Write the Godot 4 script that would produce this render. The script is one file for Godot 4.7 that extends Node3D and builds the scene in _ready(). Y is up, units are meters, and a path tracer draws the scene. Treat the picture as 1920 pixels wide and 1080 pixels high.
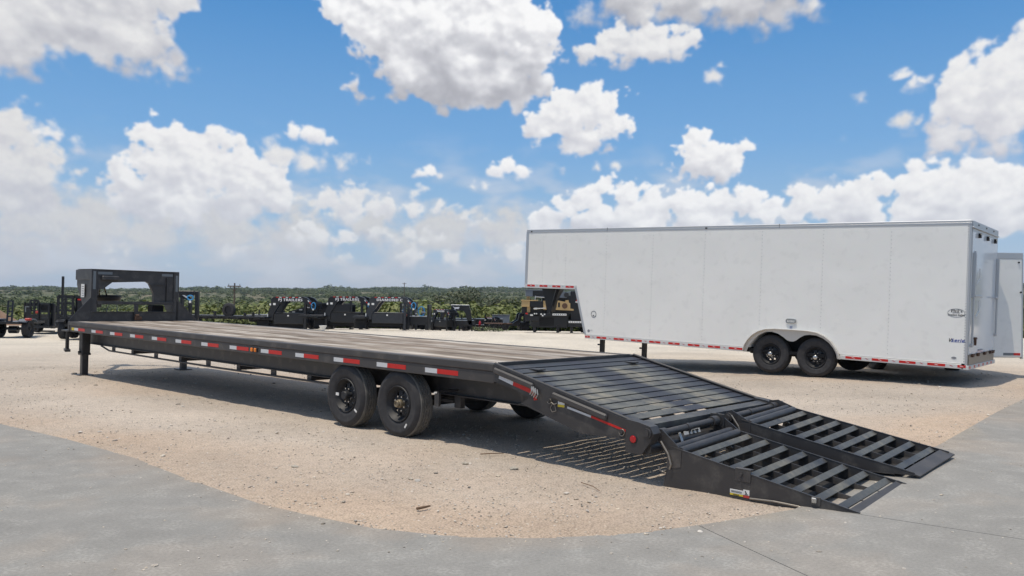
extends Node3D

# ---------------------------------------------------------------- mesh builder
class MB:
	var v := PackedVector3Array()
	var n := PackedVector3Array()
	var c := PackedColorArray()
	var col := Color.WHITE

	func tri(a: Vector3, b: Vector3, d: Vector3, na: Vector3, nb: Vector3, nd: Vector3) -> void:
		v.append(a); v.append(d); v.append(b)
		n.append(na); n.append(nd); n.append(nb)
		c.append(col); c.append(col); c.append(col)

	# four corners in order round the face; out says which side is outside
	func qo(a: Vector3, b: Vector3, d: Vector3, e: Vector3, out: Vector3) -> void:
		var m := (d - a).cross(e - b)
		if m.length_squared() < 1e-14:
			return
		m = m.normalized()
		if m.dot(out) < 0.0:
			m = -m
			tri(a, d, b, m, m, m); tri(a, e, d, m, m, m)
		else:
			tri(a, b, d, m, m, m); tri(a, d, e, m, m, m)

	func qs(a: Vector3, b: Vector3, d: Vector3, e: Vector3, na: Vector3, nb: Vector3, nd: Vector3, ne: Vector3) -> void:
		if (b - a).cross(e - a).dot(na + nb + nd + ne) + (d - b).cross(e - b).dot(na + nb + nd + ne) >= 0.0:
			tri(a, b, d, na, nb, nd); tri(a, d, e, na, nd, ne)
		else:
			tri(a, d, b, na, nd, nb); tri(a, e, d, na, ne, nd)

	func box(t: Transform3D, s: Vector3, ch := 0.0) -> void:
		var h := s * 0.5
		var ax := [t.basis.x, t.basis.y, t.basis.z]
		var hh := [h.x, h.y, h.z]
		var o := t.origin
		ch = minf(ch, minf(h.x, minf(h.y, h.z)) * 0.9)
		for i in 3:
			var j := (i + 1) % 3
			var k := (i + 2) % 3
			var aj: Vector3 = ax[j] * (hh[j] - ch)
			var ak: Vector3 = ax[k] * (hh[k] - ch)
			for sg in [-1.0, 1.0]:
				var f: Vector3 = o + ax[i] * hh[i] * sg
				qo(f - aj - ak, f + aj - ak, f + aj + ak, f - aj + ak, ax[i] * sg)
			if ch > 0.0:
				for si in [-1.0, 1.0]:
					for sj in [-1.0, 1.0]:
						var p: Vector3 = o + ax[i] * hh[i] * si + ax[j] * (hh[j] - ch) * sj
						var q: Vector3 = o + ax[i] * (hh[i] - ch) * si + ax[j] * hh[j] * sj
						qo(p - ak, p + ak, q + ak, q - ak, ax[i] * si + ax[j] * sj)
		if ch > 0.0:
			for sx in [-1.0, 1.0]:
				for sy in [-1.0, 1.0]:
					for sz in [-1.0, 1.0]:
						var a: Vector3 = o + ax[0] * h.x * sx + ax[1] * (h.y - ch) * sy + ax[2] * (h.z - ch) * sz
						var b: Vector3 = o + ax[0] * (h.x - ch) * sx + ax[1] * h.y * sy + ax[2] * (h.z - ch) * sz
						var d: Vector3 = o + ax[0] * (h.x - ch) * sx + ax[1] * (h.y - ch) * sy + ax[2] * h.z * sz
						var m: Vector3 = (ax[0] * sx + ax[1] * sy + ax[2] * sz).normalized()
						if (b - a).cross(d - a).dot(m) >= 0.0:
							tri(a, b, d, m, m, m)
						else:
							tri(a, d, b, m, m, m)

	# box by ranges in trailer terms: s forward, w across, y up
	func bx(s0: float, s1: float, w0: float, w1: float, y0: float, y1: float, ch := 0.0) -> void:
		box(Transform3D(Basis(), Vector3((w0 + w1) * 0.5, (y0 + y1) * 0.5, -(s0 + s1) * 0.5)), Vector3(absf(w1 - w0), absf(y1 - y0), absf(s1 - s0)), ch)

	# square bar from p to q; up gives the direction of its height
	func bar(p: Vector3, q: Vector3, wide: float, high: float, up := Vector3.UP, ch := 0.0) -> void:
		var z := (q - p).normalized()
		var x := up.cross(z)
		if x.length() < 1e-4:
			x = Vector3.RIGHT.cross(z)
		x = x.normalized()
		box(Transform3D(Basis(x, z.cross(x), z), (p + q) * 0.5), Vector3(wide, high, p.distance_to(q)), ch)

	func tube(p: Vector3, q: Vector3, r: float, sides := 12, r2 := -1.0, caps := true) -> void:
		if r2 < 0.0:
			r2 = r
		var z := (q - p).normalized()
		var x := z.cross(Vector3.UP if absf(z.y) < 0.9 else Vector3.RIGHT).normalized()
		var y := z.cross(x)
		for i in sides:
			var a := TAU * i / sides
			var b := TAU * (i + 1) / sides
			var na := x * cos(a) + y * sin(a)
			var nb := x * cos(b) + y * sin(b)
			qs(p + na * r, p + nb * r, q + nb * r2, q + na * r2, na, nb, nb, na)
			if caps:
				tri_o(p, p + na * r, p + nb * r, -z)
				tri_o(q, q + na * r2, q + nb * r2, z)

	func tri_o(a: Vector3, b: Vector3, d: Vector3, out: Vector3) -> void:
		var m := (b - a).cross(d - a)
		if m.length_squared() < 1e-16:
			return
		m = m.normalized()
		if m.dot(out) < 0.0:
			tri(a, d, b, -m, -m, -m)
		else:
			tri(a, b, d, m, m, m)

	func pipe(pts: Array, r: float, sides := 8) -> void:
		for i in pts.size() - 1:
			tube(pts[i], pts[i + 1], r, sides)

	# outline in the x-y plane of t, pushed along t's z by depth
	func prism(poly: PackedVector2Array, t: Transform3D, depth: float) -> void:
		var p := poly.duplicate()
		var area := 0.0
		for i in p.size():
			area += p[i].cross(p[(i + 1) % p.size()])
		if area < 0.0:
			p.reverse()
		var ids := Geometry2D.triangulate_polygon(p)
		var z := t.basis.z
		for i in range(0, ids.size(), 3):
			var a := t * Vector3(p[ids[i]].x, p[ids[i]].y, 0)
			var b := t * Vector3(p[ids[i + 1]].x, p[ids[i + 1]].y, 0)
			var d := t * Vector3(p[ids[i + 2]].x, p[ids[i + 2]].y, 0)
			tri_o(a, b, d, -z)
			tri_o(a + z * depth, b + z * depth, d + z * depth, z)
		for i in p.size():
			var e0 := p[i]
			var e1 := p[(i + 1) % p.size()]
			var o := Vector2(e1.y - e0.y, e0.x - e1.x)
			var a := t * Vector3(e0.x, e0.y, 0)
			var b := t * Vector3(e1.x, e1.y, 0)
			qo(a, b, b + z * depth, a + z * depth, t.basis * Vector3(o.x, o.y, 0))

	func plate_sy(pts: Array, w0: float, w1: float) -> void:
		prism(PackedVector2Array(pts), Transform3D(Basis(Vector3(0, 0, -1), Vector3.UP, Vector3.RIGHT), Vector3(w0, 0, 0)), w1 - w0)

	func plate_wy(pts: Array, s0: float, s1: float) -> void:
		prism(PackedVector2Array(pts), Transform3D(Basis(), Vector3(0, 0, -s1)), s1 - s0)

	# profile of (radius, height) turned round t's y axis
	func lathe(prof: Array, t: Transform3D, sides := 32, smooth := false) -> void:
		var segn := []
		for i in prof.size() - 1:
			var d: Vector2 = prof[i + 1] - prof[i]
			segn.append(Vector2(d.y, -d.x).normalized())
		for i in prof.size() - 1:
			var a: Vector2 = prof[i]
			var b: Vector2 = prof[i + 1]
			var n0: Vector2 = segn[i]
			var n1: Vector2 = segn[i]
			if smooth:
				if i > 0 and segn[i - 1].dot(segn[i]) > 0.6:
					n0 = (segn[i - 1] + segn[i]).normalized()
				if i < segn.size() - 1 and segn[i + 1].dot(segn[i]) > 0.6:
					n1 = (segn[i + 1] + segn[i]).normalized()
			for k in sides:
				var u := TAU * k / sides
				var w := TAU * (k + 1) / sides
				var ru := t.basis * Vector3(cos(u), 0, sin(u))
				var rw := t.basis * Vector3(cos(w), 0, sin(w))
				var y := t.basis.y
				var o := t.origin
				if a.x < 1e-5:
					tri_o(o + y * a.y, o + ru * b.x + y * b.y, o + rw * b.x + y * b.y, ru * n0.x + y * n0.y)
				elif b.x < 1e-5:
					tri_o(o + y * b.y, o + ru * a.x + y * a.y, o + rw * a.x + y * a.y, ru * n0.x + y * n0.y)
				else:
					qs(o + ru * a.x + y * a.y, o + rw * a.x + y * a.y, o + rw * b.x + y * b.y, o + ru * b.x + y * b.y, ru * n0.x + y * n0.y, rw * n0.x + y * n0.y, rw * n1.x + y * n1.y, ru * n1.x + y * n1.y)

	func mesh() -> ArrayMesh:
		var a := []
		a.resize(Mesh.ARRAY_MAX)
		a[Mesh.ARRAY_VERTEX] = v
		a[Mesh.ARRAY_NORMAL] = n
		a[Mesh.ARRAY_COLOR] = c
		var m := ArrayMesh.new()
		if v.size() > 0:
			m.add_surface_from_arrays(Mesh.PRIMITIVE_TRIANGLES, a)
		return m


# ---------------------------------------------------------------- small helpers
var M := {}
var rng := RandomNumberGenerator.new()
const TEXTX := Basis(Vector3(0, 0, 1), Vector3(0, 1, 0), Vector3(-1, 0, 0))   # lettering on a side that faces -x

func lin(r: float, g: float, b: float) -> Color:
	return Color(r, g, b).linear_to_srgb()

func mat(c: Color, rough := 0.6, metal := 0.0, tex: Texture2D = null, scale := Vector3.ONE) -> StandardMaterial3D:
	var m := StandardMaterial3D.new()
	m.albedo_color = c
	m.roughness = rough
	m.metallic = metal
	if tex:
		m.albedo_texture = tex
		m.uv1_triplanar = true
		m.uv1_scale = scale
	return m

func noise(sd: int, freq: float, oct := 4, ridged := false) -> FastNoiseLite:
	var f := FastNoiseLite.new()
	f.seed = sd
	f.noise_type = FastNoiseLite.TYPE_SIMPLEX_SMOOTH
	f.frequency = freq
	f.fractal_type = FastNoiseLite.FRACTAL_RIDGED if ridged else FastNoiseLite.FRACTAL_FBM
	f.fractal_octaves = oct
	return f

func put(called: String, mb: MB, m: Material, parent: Node3D = self, at := Transform3D()) -> MeshInstance3D:
	var o := MeshInstance3D.new()
	o.name = called
	o.mesh = mb.mesh()
	o.material_override = m
	o.transform = at
	parent.add_child(o, true)
	return o

func node(called: String, parent: Node3D = self, at := Transform3D()) -> Node3D:
	var o := Node3D.new()
	o.name = called
	o.transform = at
	parent.add_child(o, true)
	return o

func tag(o: Node, label: String, category: String, group := "") -> void:
	o.set_meta("label", label)
	o.set_meta("category", category)
	if group:
		o.set_meta("group", group)

func kind(o: Node, k: String, label := "") -> void:
	o.set_meta("kind", k)
	if label:
		o.set_meta("label", label)

func lettering(text: String, high: float, m: Material, parent: Node3D, at: Transform3D, bold := true, font := "Droid Sans", wide := 1.0, called := "lettering") -> MeshInstance3D:
	var tm := TextMesh.new()
	var f := SystemFont.new()
	f.font_names = PackedStringArray([font])
	f.font_weight = 700 if bold else 400
	tm.font = f
	tm.text = text
	tm.font_size = 32
	tm.pixel_size = high / 23.0
	tm.depth = 0.002
	tm.curve_step = 2.0
	var o := MeshInstance3D.new()
	o.name = called
	o.mesh = tm
	o.material_override = m
	o.transform = Transform3D(at.basis * Basis.from_scale(Vector3(wide, 1, 1)), at.origin)
	parent.add_child(o, true)
	return o

func P(s: float, w: float, y: float) -> Vector3:
	return Vector3(w, y, -s)

func rootat(origin: Vector3, yaw: float, tilt := 0.0, roll := 0.0) -> Transform3D:
	return Transform3D(Basis(Vector3.UP, yaw) * Basis(Vector3.RIGHT, tilt) * Basis(Vector3.BACK, roll), origin)

func image_tex(sz: Vector2i, f: Callable) -> ImageTexture:
	var d := PackedByteArray()
	d.resize(sz.x * sz.y * 3)
	var k := 0
	for y in sz.y:
		for x in sz.x:
			var c: Color = f.call(x, y)
			d[k] = clampi(int(c.r * 255.0 + 0.5), 0, 255)
			d[k + 1] = clampi(int(c.g * 255.0 + 0.5), 0, 255)
			d[k + 2] = clampi(int(c.b * 255.0 + 0.5), 0, 255)
			k += 3
	return ImageTexture.create_from_image(Image.create_from_data(sz.x, sz.y, false, Image.FORMAT_RGB8, d))

func seamless(sd: int, freq: float, oct: int, w: int, h: int, ridged := false) -> PackedByteArray:
	var im := noise(sd, freq, oct, ridged).get_seamless_image(w, h)
	im.convert(Image.FORMAT_L8)
	return im.get_data()

# ---------------------------------------------------------------- the lie of the land
const EDGE := [-40.0, -34.0, -6.24, -10.05, -4.94, -9.10, -3.70, -8.08, -2.81, -7.17, -1.91, -6.33, -1.37, -5.97, -0.94, -5.71, -0.44, -5.56, 0.03, -5.53, 0.46, -5.58, 0.91, -5.69, 1.32, -5.89, 1.77, -6.10, 2.18, -6.28, 4.07, -8.13, 4.44, -8.50, 5.55, -9.87, 6.75, -11.36, 8.17, -13.04, 26.0, -33.0]
var slab_poly := PackedVector2Array()

func slab_y(x: float, _z: float) -> float:
	return 0.17 * smoothstep(1.2, 4.6, x) - 0.006 * maxf(0.0, x - 9.0)

func lot_y(x: float, z: float) -> float:
	var bump := (0.16 * smoothstep(1.6, 6.5, x)) * (1.0 - smoothstep(20.0, 34.0, -z))
	return bump - 0.03 * maxf(0.0, -z - 43.0) - 0.006 * maxf(0.0, -x - 9.0) * smoothstep(40.0, 50.0, -z)

func ridge(az: float) -> float:
	return clampf(0.0150 + az * 0.0185, 0.002, 0.034)

var land_noise: FastNoiseLite

func land_y(x: float, z: float) -> float:
	var d := sqrt(x * x + z * z)
	var az := atan2(x, -z)
	var e := ridge(clampf(az, -0.7, 0.9)) if z < 0.0 else 0.012
	var t := maxf(0.0, d - 140.0) / 1160.0
	var y := -0.9 - 1.4 * smoothstep(66.0, 110.0, d)
	y += (e * 1300.0 + 3.0) * pow(minf(t, 1.0), 1.25) - maxf(0.0, t - 1.0) * 14.0
	y += land_noise.get_noise_2d(x, z) * 5.0 * smoothstep(200.0, 700.0, d)
	return y

func ground_y(x: float, z: float) -> float:
	return lot_y(x, z)

func _ready() -> void:
	# camera
	var cam := Camera3D.new()
	cam.name = "camera"
	cam.transform = Transform3D(Basis(Vector3.RIGHT, 0.0177) * Basis(Vector3.BACK, 0.015), Vector3(0, 1.5814, 0))
	cam.fov = rad_to_deg(2.0 * atan(540.0 / 1533.7))
	cam.near = 0.05
	cam.far = 9000.0
	add_child(cam)
	# sky and air
	var env := Environment.new()
	env.background_mode = Environment.BG_SKY
	var sky := Sky.new()
	var psm := PanoramaSkyMaterial.new()
	psm.panorama = make_sky()
	psm.energy_multiplier = 1.0
	sky.sky_material = psm
	env.sky = sky
	env.tonemap_mode = Environment.TONE_MAPPER_LINEAR
	env.tonemap_exposure = 1.0
	env.fog_enabled = true
	env.fog_light_color = Color(0.80, 0.86, 0.95)
	env.fog_density = 0.00013
	env.sdfgi_enabled = true
	env.ssao_enabled = true
	env.ssil_enabled = true
	var we := WorldEnvironment.new()
	we.name = "environment"
	we.environment = env
	add_child(we)
	# high summer sun, slightly behind the camera's right shoulder along the trailers
	var sun := DirectionalLight3D.new()
	sun.name = "sun"
	sun.light_energy = 1.0
	sun.light_color = Color(1.0, 0.955, 0.885)
	sun.light_angular_distance = 0.53
	sun.shadow_enabled = true
	var near_side := Vector3(-0.673, 0.0, 0.740)      # from the trailers towards the camera
	var front := Vector3(-0.740, 0.0, -0.673)
	var to_sun := (Vector3.UP + near_side * 0.28 + front * 0.07).normalized()
	sun.transform = Transform3D(Basis.looking_at(-to_sun, Vector3.FORWARD), Vector3(0, 30, 0))
	add_child(sun)

	slab_poly = PackedVector2Array()
	for i in EDGE.size() / 2:
		slab_poly.append(Vector2(EDGE[i * 2], EDGE[i * 2 + 1]))
	slab_poly.append_array(PackedVector2Array([Vector2(40.0, -33.0), Vector2(40.0, 20.0), Vector2(-40.0, 20.0)]))
	land_noise = noise(17, 0.004, 4)
	make_materials()
	make_ground()
	make_enclosed()
	make_second_enclosed()
	make_flatbed()
	make_far_trailers()
	make_poles()
	make_dirt()
	make_vegetation()
	make_stones()
	make_debris()

# ---------------------------------------------------------------- the sky
func make_sky() -> Texture2D:
	var W := 4096
	var H := 2048
	var d := PackedByteArray()
	d.resize(W * H * 3)
	var grain := RandomNumberGenerator.new()
	grain.seed = 5
	var lut := PackedFloat32Array()      # linear -> sRGB * 255
	lut.resize(1025)
	for i in 1025:
		lut[i] = Color(i / 1024.0, 0, 0).linear_to_srgb().r * 255.0
	# clear air: paler towards the horizon
	var row_r := PackedFloat32Array()
	var row_g := PackedFloat32Array()
	var row_b := PackedFloat32Array()
	row_r.resize(H); row_g.resize(H); row_b.resize(H)
	var stops := [[-90.0, 0.50, 0.57, 0.65], [0.0, 0.50, 0.57, 0.65], [2.5, 0.44, 0.56, 0.69], [6.0, 0.325, 0.515, 0.735], [11.0, 0.195, 0.41, 0.72], [20.0, 0.088, 0.28, 0.61], [40.0, 0.085, 0.25, 0.55], [90.0, 0.08, 0.225, 0.50]]
	for y in H:
		var el := 90.0 - (y + 0.5) * 180.0 / H
		for k in stops.size() - 1:
			if el >= stops[k][0] and el <= stops[k + 1][0]:
				var t: float = (el - stops[k][0]) / (stops[k + 1][0] - stops[k][0])
				row_r[y] = lerpf(stops[k][1], stops[k + 1][1], t)
				row_g[y] = lerpf(stops[k][2], stops[k + 1][2], t)
				row_b[y] = lerpf(stops[k][3], stops[k + 1][3], t)
	var acc := PackedFloat32Array()      # upper half in linear light
	acc.resize(W * (H / 2) * 3)
	var low := noise(31, 0.05, 4)
	var k3 := 0
	for y in H / 2:
		var el := 90.0 - (y + 0.5) * 180.0 / H
		var r := row_r[y]
		var g := row_g[y]
		var b := row_b[y]
		if el > 13.0:
			for x in W:
				acc[k3] = r; acc[k3 + 1] = g; acc[k3 + 2] = b
				k3 += 3
			continue
		var fade := 1.0 - smoothstep(5.0, 12.5, el)
		for x in W:
			# thin bright haze and far cloud near the horizon, all the way round
			var az := x * 360.0 / W
			var q := low.get_noise_3d(cos(deg_to_rad(az)) * 190.0, el * 7.5, sin(deg_to_rad(az)) * 190.0)
			var a := smoothstep(-0.35, 0.25, q - (el - 3.0) * 0.045) * fade * 0.70
			var tone := 0.595 + 0.13 * q + 0.006 * el
			acc[k3] = lerpf(r, tone * 0.955, a); acc[k3 + 1] = lerpf(g, tone, a); acc[k3 + 2] = lerpf(b, tone * 1.09, a)
			k3 += 3
	var list := [
		[1.3, 0.56, 0.66, 0.6, [-30.49, 4.30, 3.28, -27.62, 3.81, 3.28, -23.97, 3.65, 2.92, -31.27, 2.34, 3.28]],
		[1.3, 0.56, 0.66, 0.6, [-19.47, 4.19, 2.92, -14.68, 4.02, 2.92, -9.69, 4.90, 2.55, -5.27, 4.28, 2.92, -0.80, 4.74, 2.55, -16.74, 2.87, 2.19, -7.47, 3.12, 2.55]],
		[0.4, 0.62, 0.82, 0.5, [-12.61, 6.80, 1.09, -11.18, 7.04, 1.09, -9.72, 6.55, 0.91, -8.98, 6.02, 1.09, -6.79, 6.27, 1.09, -5.31, 6.57, 0.51, -11.52, 5.76, 1.28]],
		[0.35, 0.62, 0.82, 0.45, [-13.99, 4.76, 0.95, -13.27, 3.99, 1.09, -14.68, 3.84, 0.91, -11.84, 3.92, 0.88]],
		[0.4, 0.64, 0.78, 0.4, [-3.63, 5.98, 0.66, -2.87, 5.44, 0.73, -1.94, 5.64, 0.51]],
		[0.4, 0.64, 0.78, 0.4, [-9.69, 4.54, 0.66, -8.59, 4.31, 0.80, -7.31, 4.53, 0.73, -6.01, 4.26, 0.80, -5.09, 4.43, 0.51]],
		[0.4, 0.64, 0.78, 0.4, [-19.11, 2.97, 0.88, -18.10, 2.90, 0.51, -21.62, 5.07, 0.58]],
		[0.4, 0.64, 0.78, 0.4, [-11.82, 2.83, 0.73, -7.09, 2.76, 0.95, -4.13, 2.89, 0.88, -0.04, 3.44, 0.88]],
		[0.2, 0.58, 0.93, 0.5, [6.61, 7.94, 0.95, 5.14, 7.10, 1.17, 8.09, 7.39, 1.28, 9.92, 6.83, 1.28, 12.08, 6.82, 1.46, 14.21, 7.04, 1.20, 15.95, 6.94, 1.28, 3.66, 6.46, 1.02, 17.34, 6.21, 1.02, 8.84, 5.56, 2.19, 13.16, 5.54, 2.19, 5.90, 5.37, 1.82, 2.18, 5.33, 1.46]],
		[0.2, 0.58, 0.91, 0.5, [19.69, 6.86, 1.28, 21.33, 6.64, 1.28, 23.25, 7.26, 1.28, 24.49, 7.88, 1.02, 26.33, 7.63, 1.46, 28.40, 7.68, 1.64, 30.11, 7.59, 1.46, 31.76, 7.33, 1.46, 22.62, 5.74, 2.19, 27.23, 5.94, 2.55, 30.95, 5.79, 2.55, 18.69, 6.00, 0.91, 33.62, 6.90, 2.19]],
		[0.6, 0.66, 0.84, 0.5, [21.32, 8.18, 0.51, 23.24, 8.17, 0.44, 19.34, 8.08, 0.36]],
		[0.3, 0.6, 0.88, 0.7, [-23.48, 9.78, 1.46, -22.20, 9.89, 1.46, -20.57, 9.85, 1.46, -19.09, 10.31, 0.73, -23.76, 8.58, 1.82, -21.20, 8.26, 2.55, -18.88, 8.07, 2.19, -16.83, 7.85, 1.64, -25.60, 7.43, 1.31, -24.34, 6.01, 2.19, -21.79, 5.82, 2.19, -18.50, 5.99, 2.19, -16.13, 6.82, 1.28]],
		[0.7, 0.68, 0.8, 0.4, [-16.18, 9.36, 1.31, -14.07, 9.06, 1.39, -11.94, 9.10, 1.02, -10.14, 9.43, 0.51]],
		[0.22, 0.68, 0.9, 0.3, [-15.17, 11.11, 0.73, -13.93, 11.01, 0.84, -12.86, 10.62, 0.55]],
		[0.6, 0.58, 0.76, 0.7, [-31.98, 9.54, 1.82, -31.15, 9.33, 1.82, -30.29, 7.84, 1.64, -31.65, 7.07, 2.55, -29.70, 6.93, 1.46, -29.13, 6.82, 0.91, -30.51, 5.26, 2.19, -33.79, 7.79, 2.92]],
		[0.4, 0.7, 0.84, 0.3, [-30.19, 9.81, 0.51, -29.63, 9.81, 0.66, -28.08, 9.02, 0.66]],
		[0.16, 0.7, 0.9, 0.22, [-6.46, 8.74, 0.55, -5.80, 8.98, 0.62, -5.12, 8.70, 0.40]],
		[0.16, 0.7, 0.92, 0.25, [-1.24, 8.98, 0.73, -0.43, 9.47, 0.73, 0.44, 8.97, 0.66]],
		[0.4, 0.7, 0.84, 0.25, [-2.91, 8.03, 0.36, -1.79, 8.05, 0.40, -6.25, 7.65, 0.47]],
		[0.4, 0.66, 0.8, 0.25, [6.03, 9.40, 0.51, 7.14, 9.51, 0.51, 3.25, 9.03, 0.44]],
		[0.2, 0.58, 0.92, 0.55, [12.75, 10.74, 1.17, 13.47, 9.84, 1.64, 12.05, 9.34, 1.28, 15.06, 9.80, 1.17, 13.84, 8.94, 1.28, 15.75, 10.19, 0.66, 11.34, 8.74, 0.66]],
		[0.22, 0.6, 0.9, 0.6, [3.57, 12.83, 2.01, 5.42, 13.18, 1.75, 6.55, 12.10, 1.39, 1.71, 11.93, 1.20, 4.71, 11.21, 1.75, 6.82, 13.95, 0.88, 4.16, 10.31, 0.73]],
		[0.35, 0.62, 0.86, 0.6, [30.92, 13.62, 2.55, 32.54, 14.31, 2.55, 29.52, 13.16, 2.12, 28.66, 11.99, 1.75, 30.65, 11.49, 2.19, 28.38, 10.42, 1.75, 29.53, 9.70, 1.31, 30.93, 9.90, 1.31, 32.28, 11.93, 2.19, 27.51, 9.52, 0.80, 33.86, 12.35, 3.28]],
		[0.35, 0.68, 0.84, 0.3, [25.38, 14.38, 0.62, 26.14, 13.66, 0.73, 26.74, 13.92, 0.47]],
		[0.5, 0.62, 0.74, 0.3, [25.39, 11.63, 0.80, 26.31, 11.72, 0.51, 25.71, 10.79, 0.44]],
		[0.5, 0.66, 0.78, 0.25, [22.95, 13.23, 0.51, 22.01, 10.87, 0.29, 13.77, 15.13, 0.66, 14.33, 15.85, 0.36]],
		[0.3, 0.56, 0.84, 0.6, [5.00, 16.69, 1.09, 7.22, 17.27, 1.68, 9.42, 17.35, 1.82, 11.24, 17.38, 1.31, 12.03, 17.85, 0.80]],
		[0.5, 0.47, 0.8, 0.6, [4.96, 19.24, 1.20, 7.92, 19.85, 2.37, 11.57, 20.19, 2.85, 15.13, 19.64, 2.74, 17.90, 18.94, 1.90, 19.91, 19.07, 1.31, 16.54, 18.07, 1.09, 12.26, 22.08, 4.38, 17.19, 21.39, 3.28]],
		[0.22, 0.47, 0.96, 0.7, [-11.60, 19.48, 2.04, -9.21, 18.05, 2.77, -6.27, 18.88, 4.31, -2.53, 18.69, 4.38, 0.48, 18.40, 2.48, 1.26, 16.35, 1.82, -4.35, 15.88, 3.83, -7.69, 15.39, 2.26, -1.34, 14.91, 2.92, 1.29, 14.77, 1.64, -4.31, 13.77, 1.39, -10.96, 14.35, 0.80, -6.31, 21.04, 4.01, -1.81, 20.71, 3.28]],
		[0.45, 0.52, 0.8, 0.65, [-30.76, 16.44, 3.83, -27.30, 16.41, 3.83, -25.17, 15.78, 2.77, -23.27, 14.75, 1.61, -22.23, 13.96, 0.66, -31.26, 13.95, 1.82, -32.38, 15.26, 3.65, -34.48, 15.46, 4.38, -29.13, 19.41, 5.11, -24.94, 19.24, 3.28]],
	]
	# unseen sky all round, cloud cover raised to whiten the ambient light: fair-weather cumulus, larger overhead, small and crowded low down
	grain.seed = 77
	for i in 150:
		var az := grain.randf_range(38.0, 322.0)
		if i >= 120:
			az = grain.randf_range(-36.0, 36.0)
		var el := grain.randf_range(4.0, 13.0) if i % 2 == 0 else grain.randf_range(13.0, 62.0)
		if i >= 120:
			el = grain.randf_range(27.0, 62.0)
		var size := (0.5 + el * 0.085) * grain.randf_range(0.7, 1.5)
		var blobs := []
		for j in 7:
			blobs.append(az + grain.randf_range(-2.0, 2.0) * size / cos(deg_to_rad(el)))
			blobs.append(el + grain.randf_range(-0.3, 0.9) * size)
			blobs.append(size * grain.randf_range(0.5, 1.0))
		list.append([0.4, 0.58, 0.93, 0.3 + size * 0.12, blobs, 3 if el > 24.0 else 2])
	# crowds of small far clouds low down
	for i in 260:
		var az := grain.randf_range(0.0, 360.0)
		var el := grain.randf_range(0.9, 6.2)
		var size := grain.randf_range(0.25, 0.75) * (0.5 + el * 0.14)
		var blobs := []
		for j in 4:
			blobs.append(az + grain.randf_range(-1.6, 1.6) * size)
			blobs.append(el + grain.randf_range(0.0, 0.5) * size)
			blobs.append(size * grain.randf_range(0.5, 0.9))
		list.push_front([0.4, 0.60, 0.76, 0.4, blobs])
	var warp := noise(9, 0.55, 3)
	var bill := noise(10, 0.55, 4)
	var fine := noise(12, 1.6, 3)
	var body := noise(14, 0.28, 3)
	for cl in list:
		var soft: float = cl[0]
		var dark: float = cl[1]
		var bright: float = cl[2]
		var amp: float = cl[3]
		var bl: Array = cl[4]
		var nb := bl.size() / 3
		var bx := PackedFloat32Array()
		var by := PackedFloat32Array()
		var br := PackedFloat32Array()
		var x0 := 1e9
		var x1 := -1e9
		var y0 := 1e9
		var y1 := -1e9
		var big := 0.0
		for j in nb:
			bx.append(bl[j * 3]); by.append(bl[j * 3 + 1]); br.append(bl[j * 3 + 2])
			var sx: float = br[j] / maxf(0.2, cos(deg_to_rad(by[j])))
			x0 = minf(x0, bx[j] - sx); x1 = maxf(x1, bx[j] + sx)
			y0 = minf(y0, by[j] - br[j]); y1 = maxf(y1, by[j] + br[j])
			big = maxf(big, br[j])
		var wv := minf(amp, big * 0.9)
		x0 -= amp * 2.0; x1 += amp * 2.0
		y1 += amp; y0 = maxf(0.2, y0 - amp)
		var base := y0 + amp * 1.1
		var sc := clampf(0.55 + big * 0.25, 0.6, 1.5)
		var ya := maxi(0, int((90.0 - y1) / 180.0 * H))
		var yb := mini(H / 2 - 1, int((90.0 - y0) / 180.0 * H))
		var st: int = cl[5] if cl.size() > 5 else 1
		for y in range(ya, yb + 1, st):
			var el := 90.0 - (y + 0.5) * 180.0 / H
			var ce := cos(deg_to_rad(el))
			var haze := clampf(1.0 - el / 11.0, 0.0, 0.8)
			haze *= haze
			var rise := clampf((el - base) / maxf(0.6, y1 - amp - base), 0.0, 1.0)
			var soft_here := soft * lerpf(2.6, 0.9, smoothstep(0.05, 0.6, rise)) * 1.35 + 0.08
			for xi in range(int(floor(x0 / 360.0 * W)), int(ceil(x1 / 360.0 * W)) + 1, st):
				var az := (xi + 0.5) * 360.0 / W
				var p := az * ce
				var rough := -1e9
				for j in nb:
					var qx := (az - bx[j]) * ce
					var qy := el - by[j]
					rough = maxf(rough, br[j] - sqrt(qx * qx + qy * qy))
				if rough < -wv * 2.2:
					continue
				var wx := warp.get_noise_2d(p, el) * wv * 1.5
				var wy := warp.get_noise_2d(p + 70.0, el) * wv * 1.1
				var sd := -1e9
				var su := -1e9
				for j in nb:
					var dx := (az - bx[j]) * ce + wx
					var dy := el - by[j] + wy
					if dy < 0.0:
						dy *= 1.55
					var e := br[j] - sqrt(dx * dx + dy * dy)
					sd = maxf(sd, e)
					dy = el + 0.55 - by[j] + wy
					dx += 0.25
					if dy < 0.0:
						dy *= 1.55
					e = br[j] - sqrt(dx * dx + dy * dy)
					su = maxf(su, e)
				if sd < -wv * 1.2:
					continue
				var nz := bill.get_noise_2d(p / sc, el * 1.3 / sc)
				var fz := absf(fine.get_noise_2d(p, el * 1.2)) - 0.2
				var dens := sd + wv * (nz * 1.35 + fz * 0.32 + 0.12)
				if dens <= 0.0:
					continue
				var nu := bill.get_noise_2d((p + 0.25) / sc, (el + 0.4) * 1.3 / sc)
				var relief := (sd - su) * 0.55 + wv * (nz - nu) * 1.5
				var a := smoothstep(0.0, soft_here, dens)
				a = a * (0.96 + 0.04 * a)
				var bd := body.get_noise_2d(p, el * 1.5)
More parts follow.
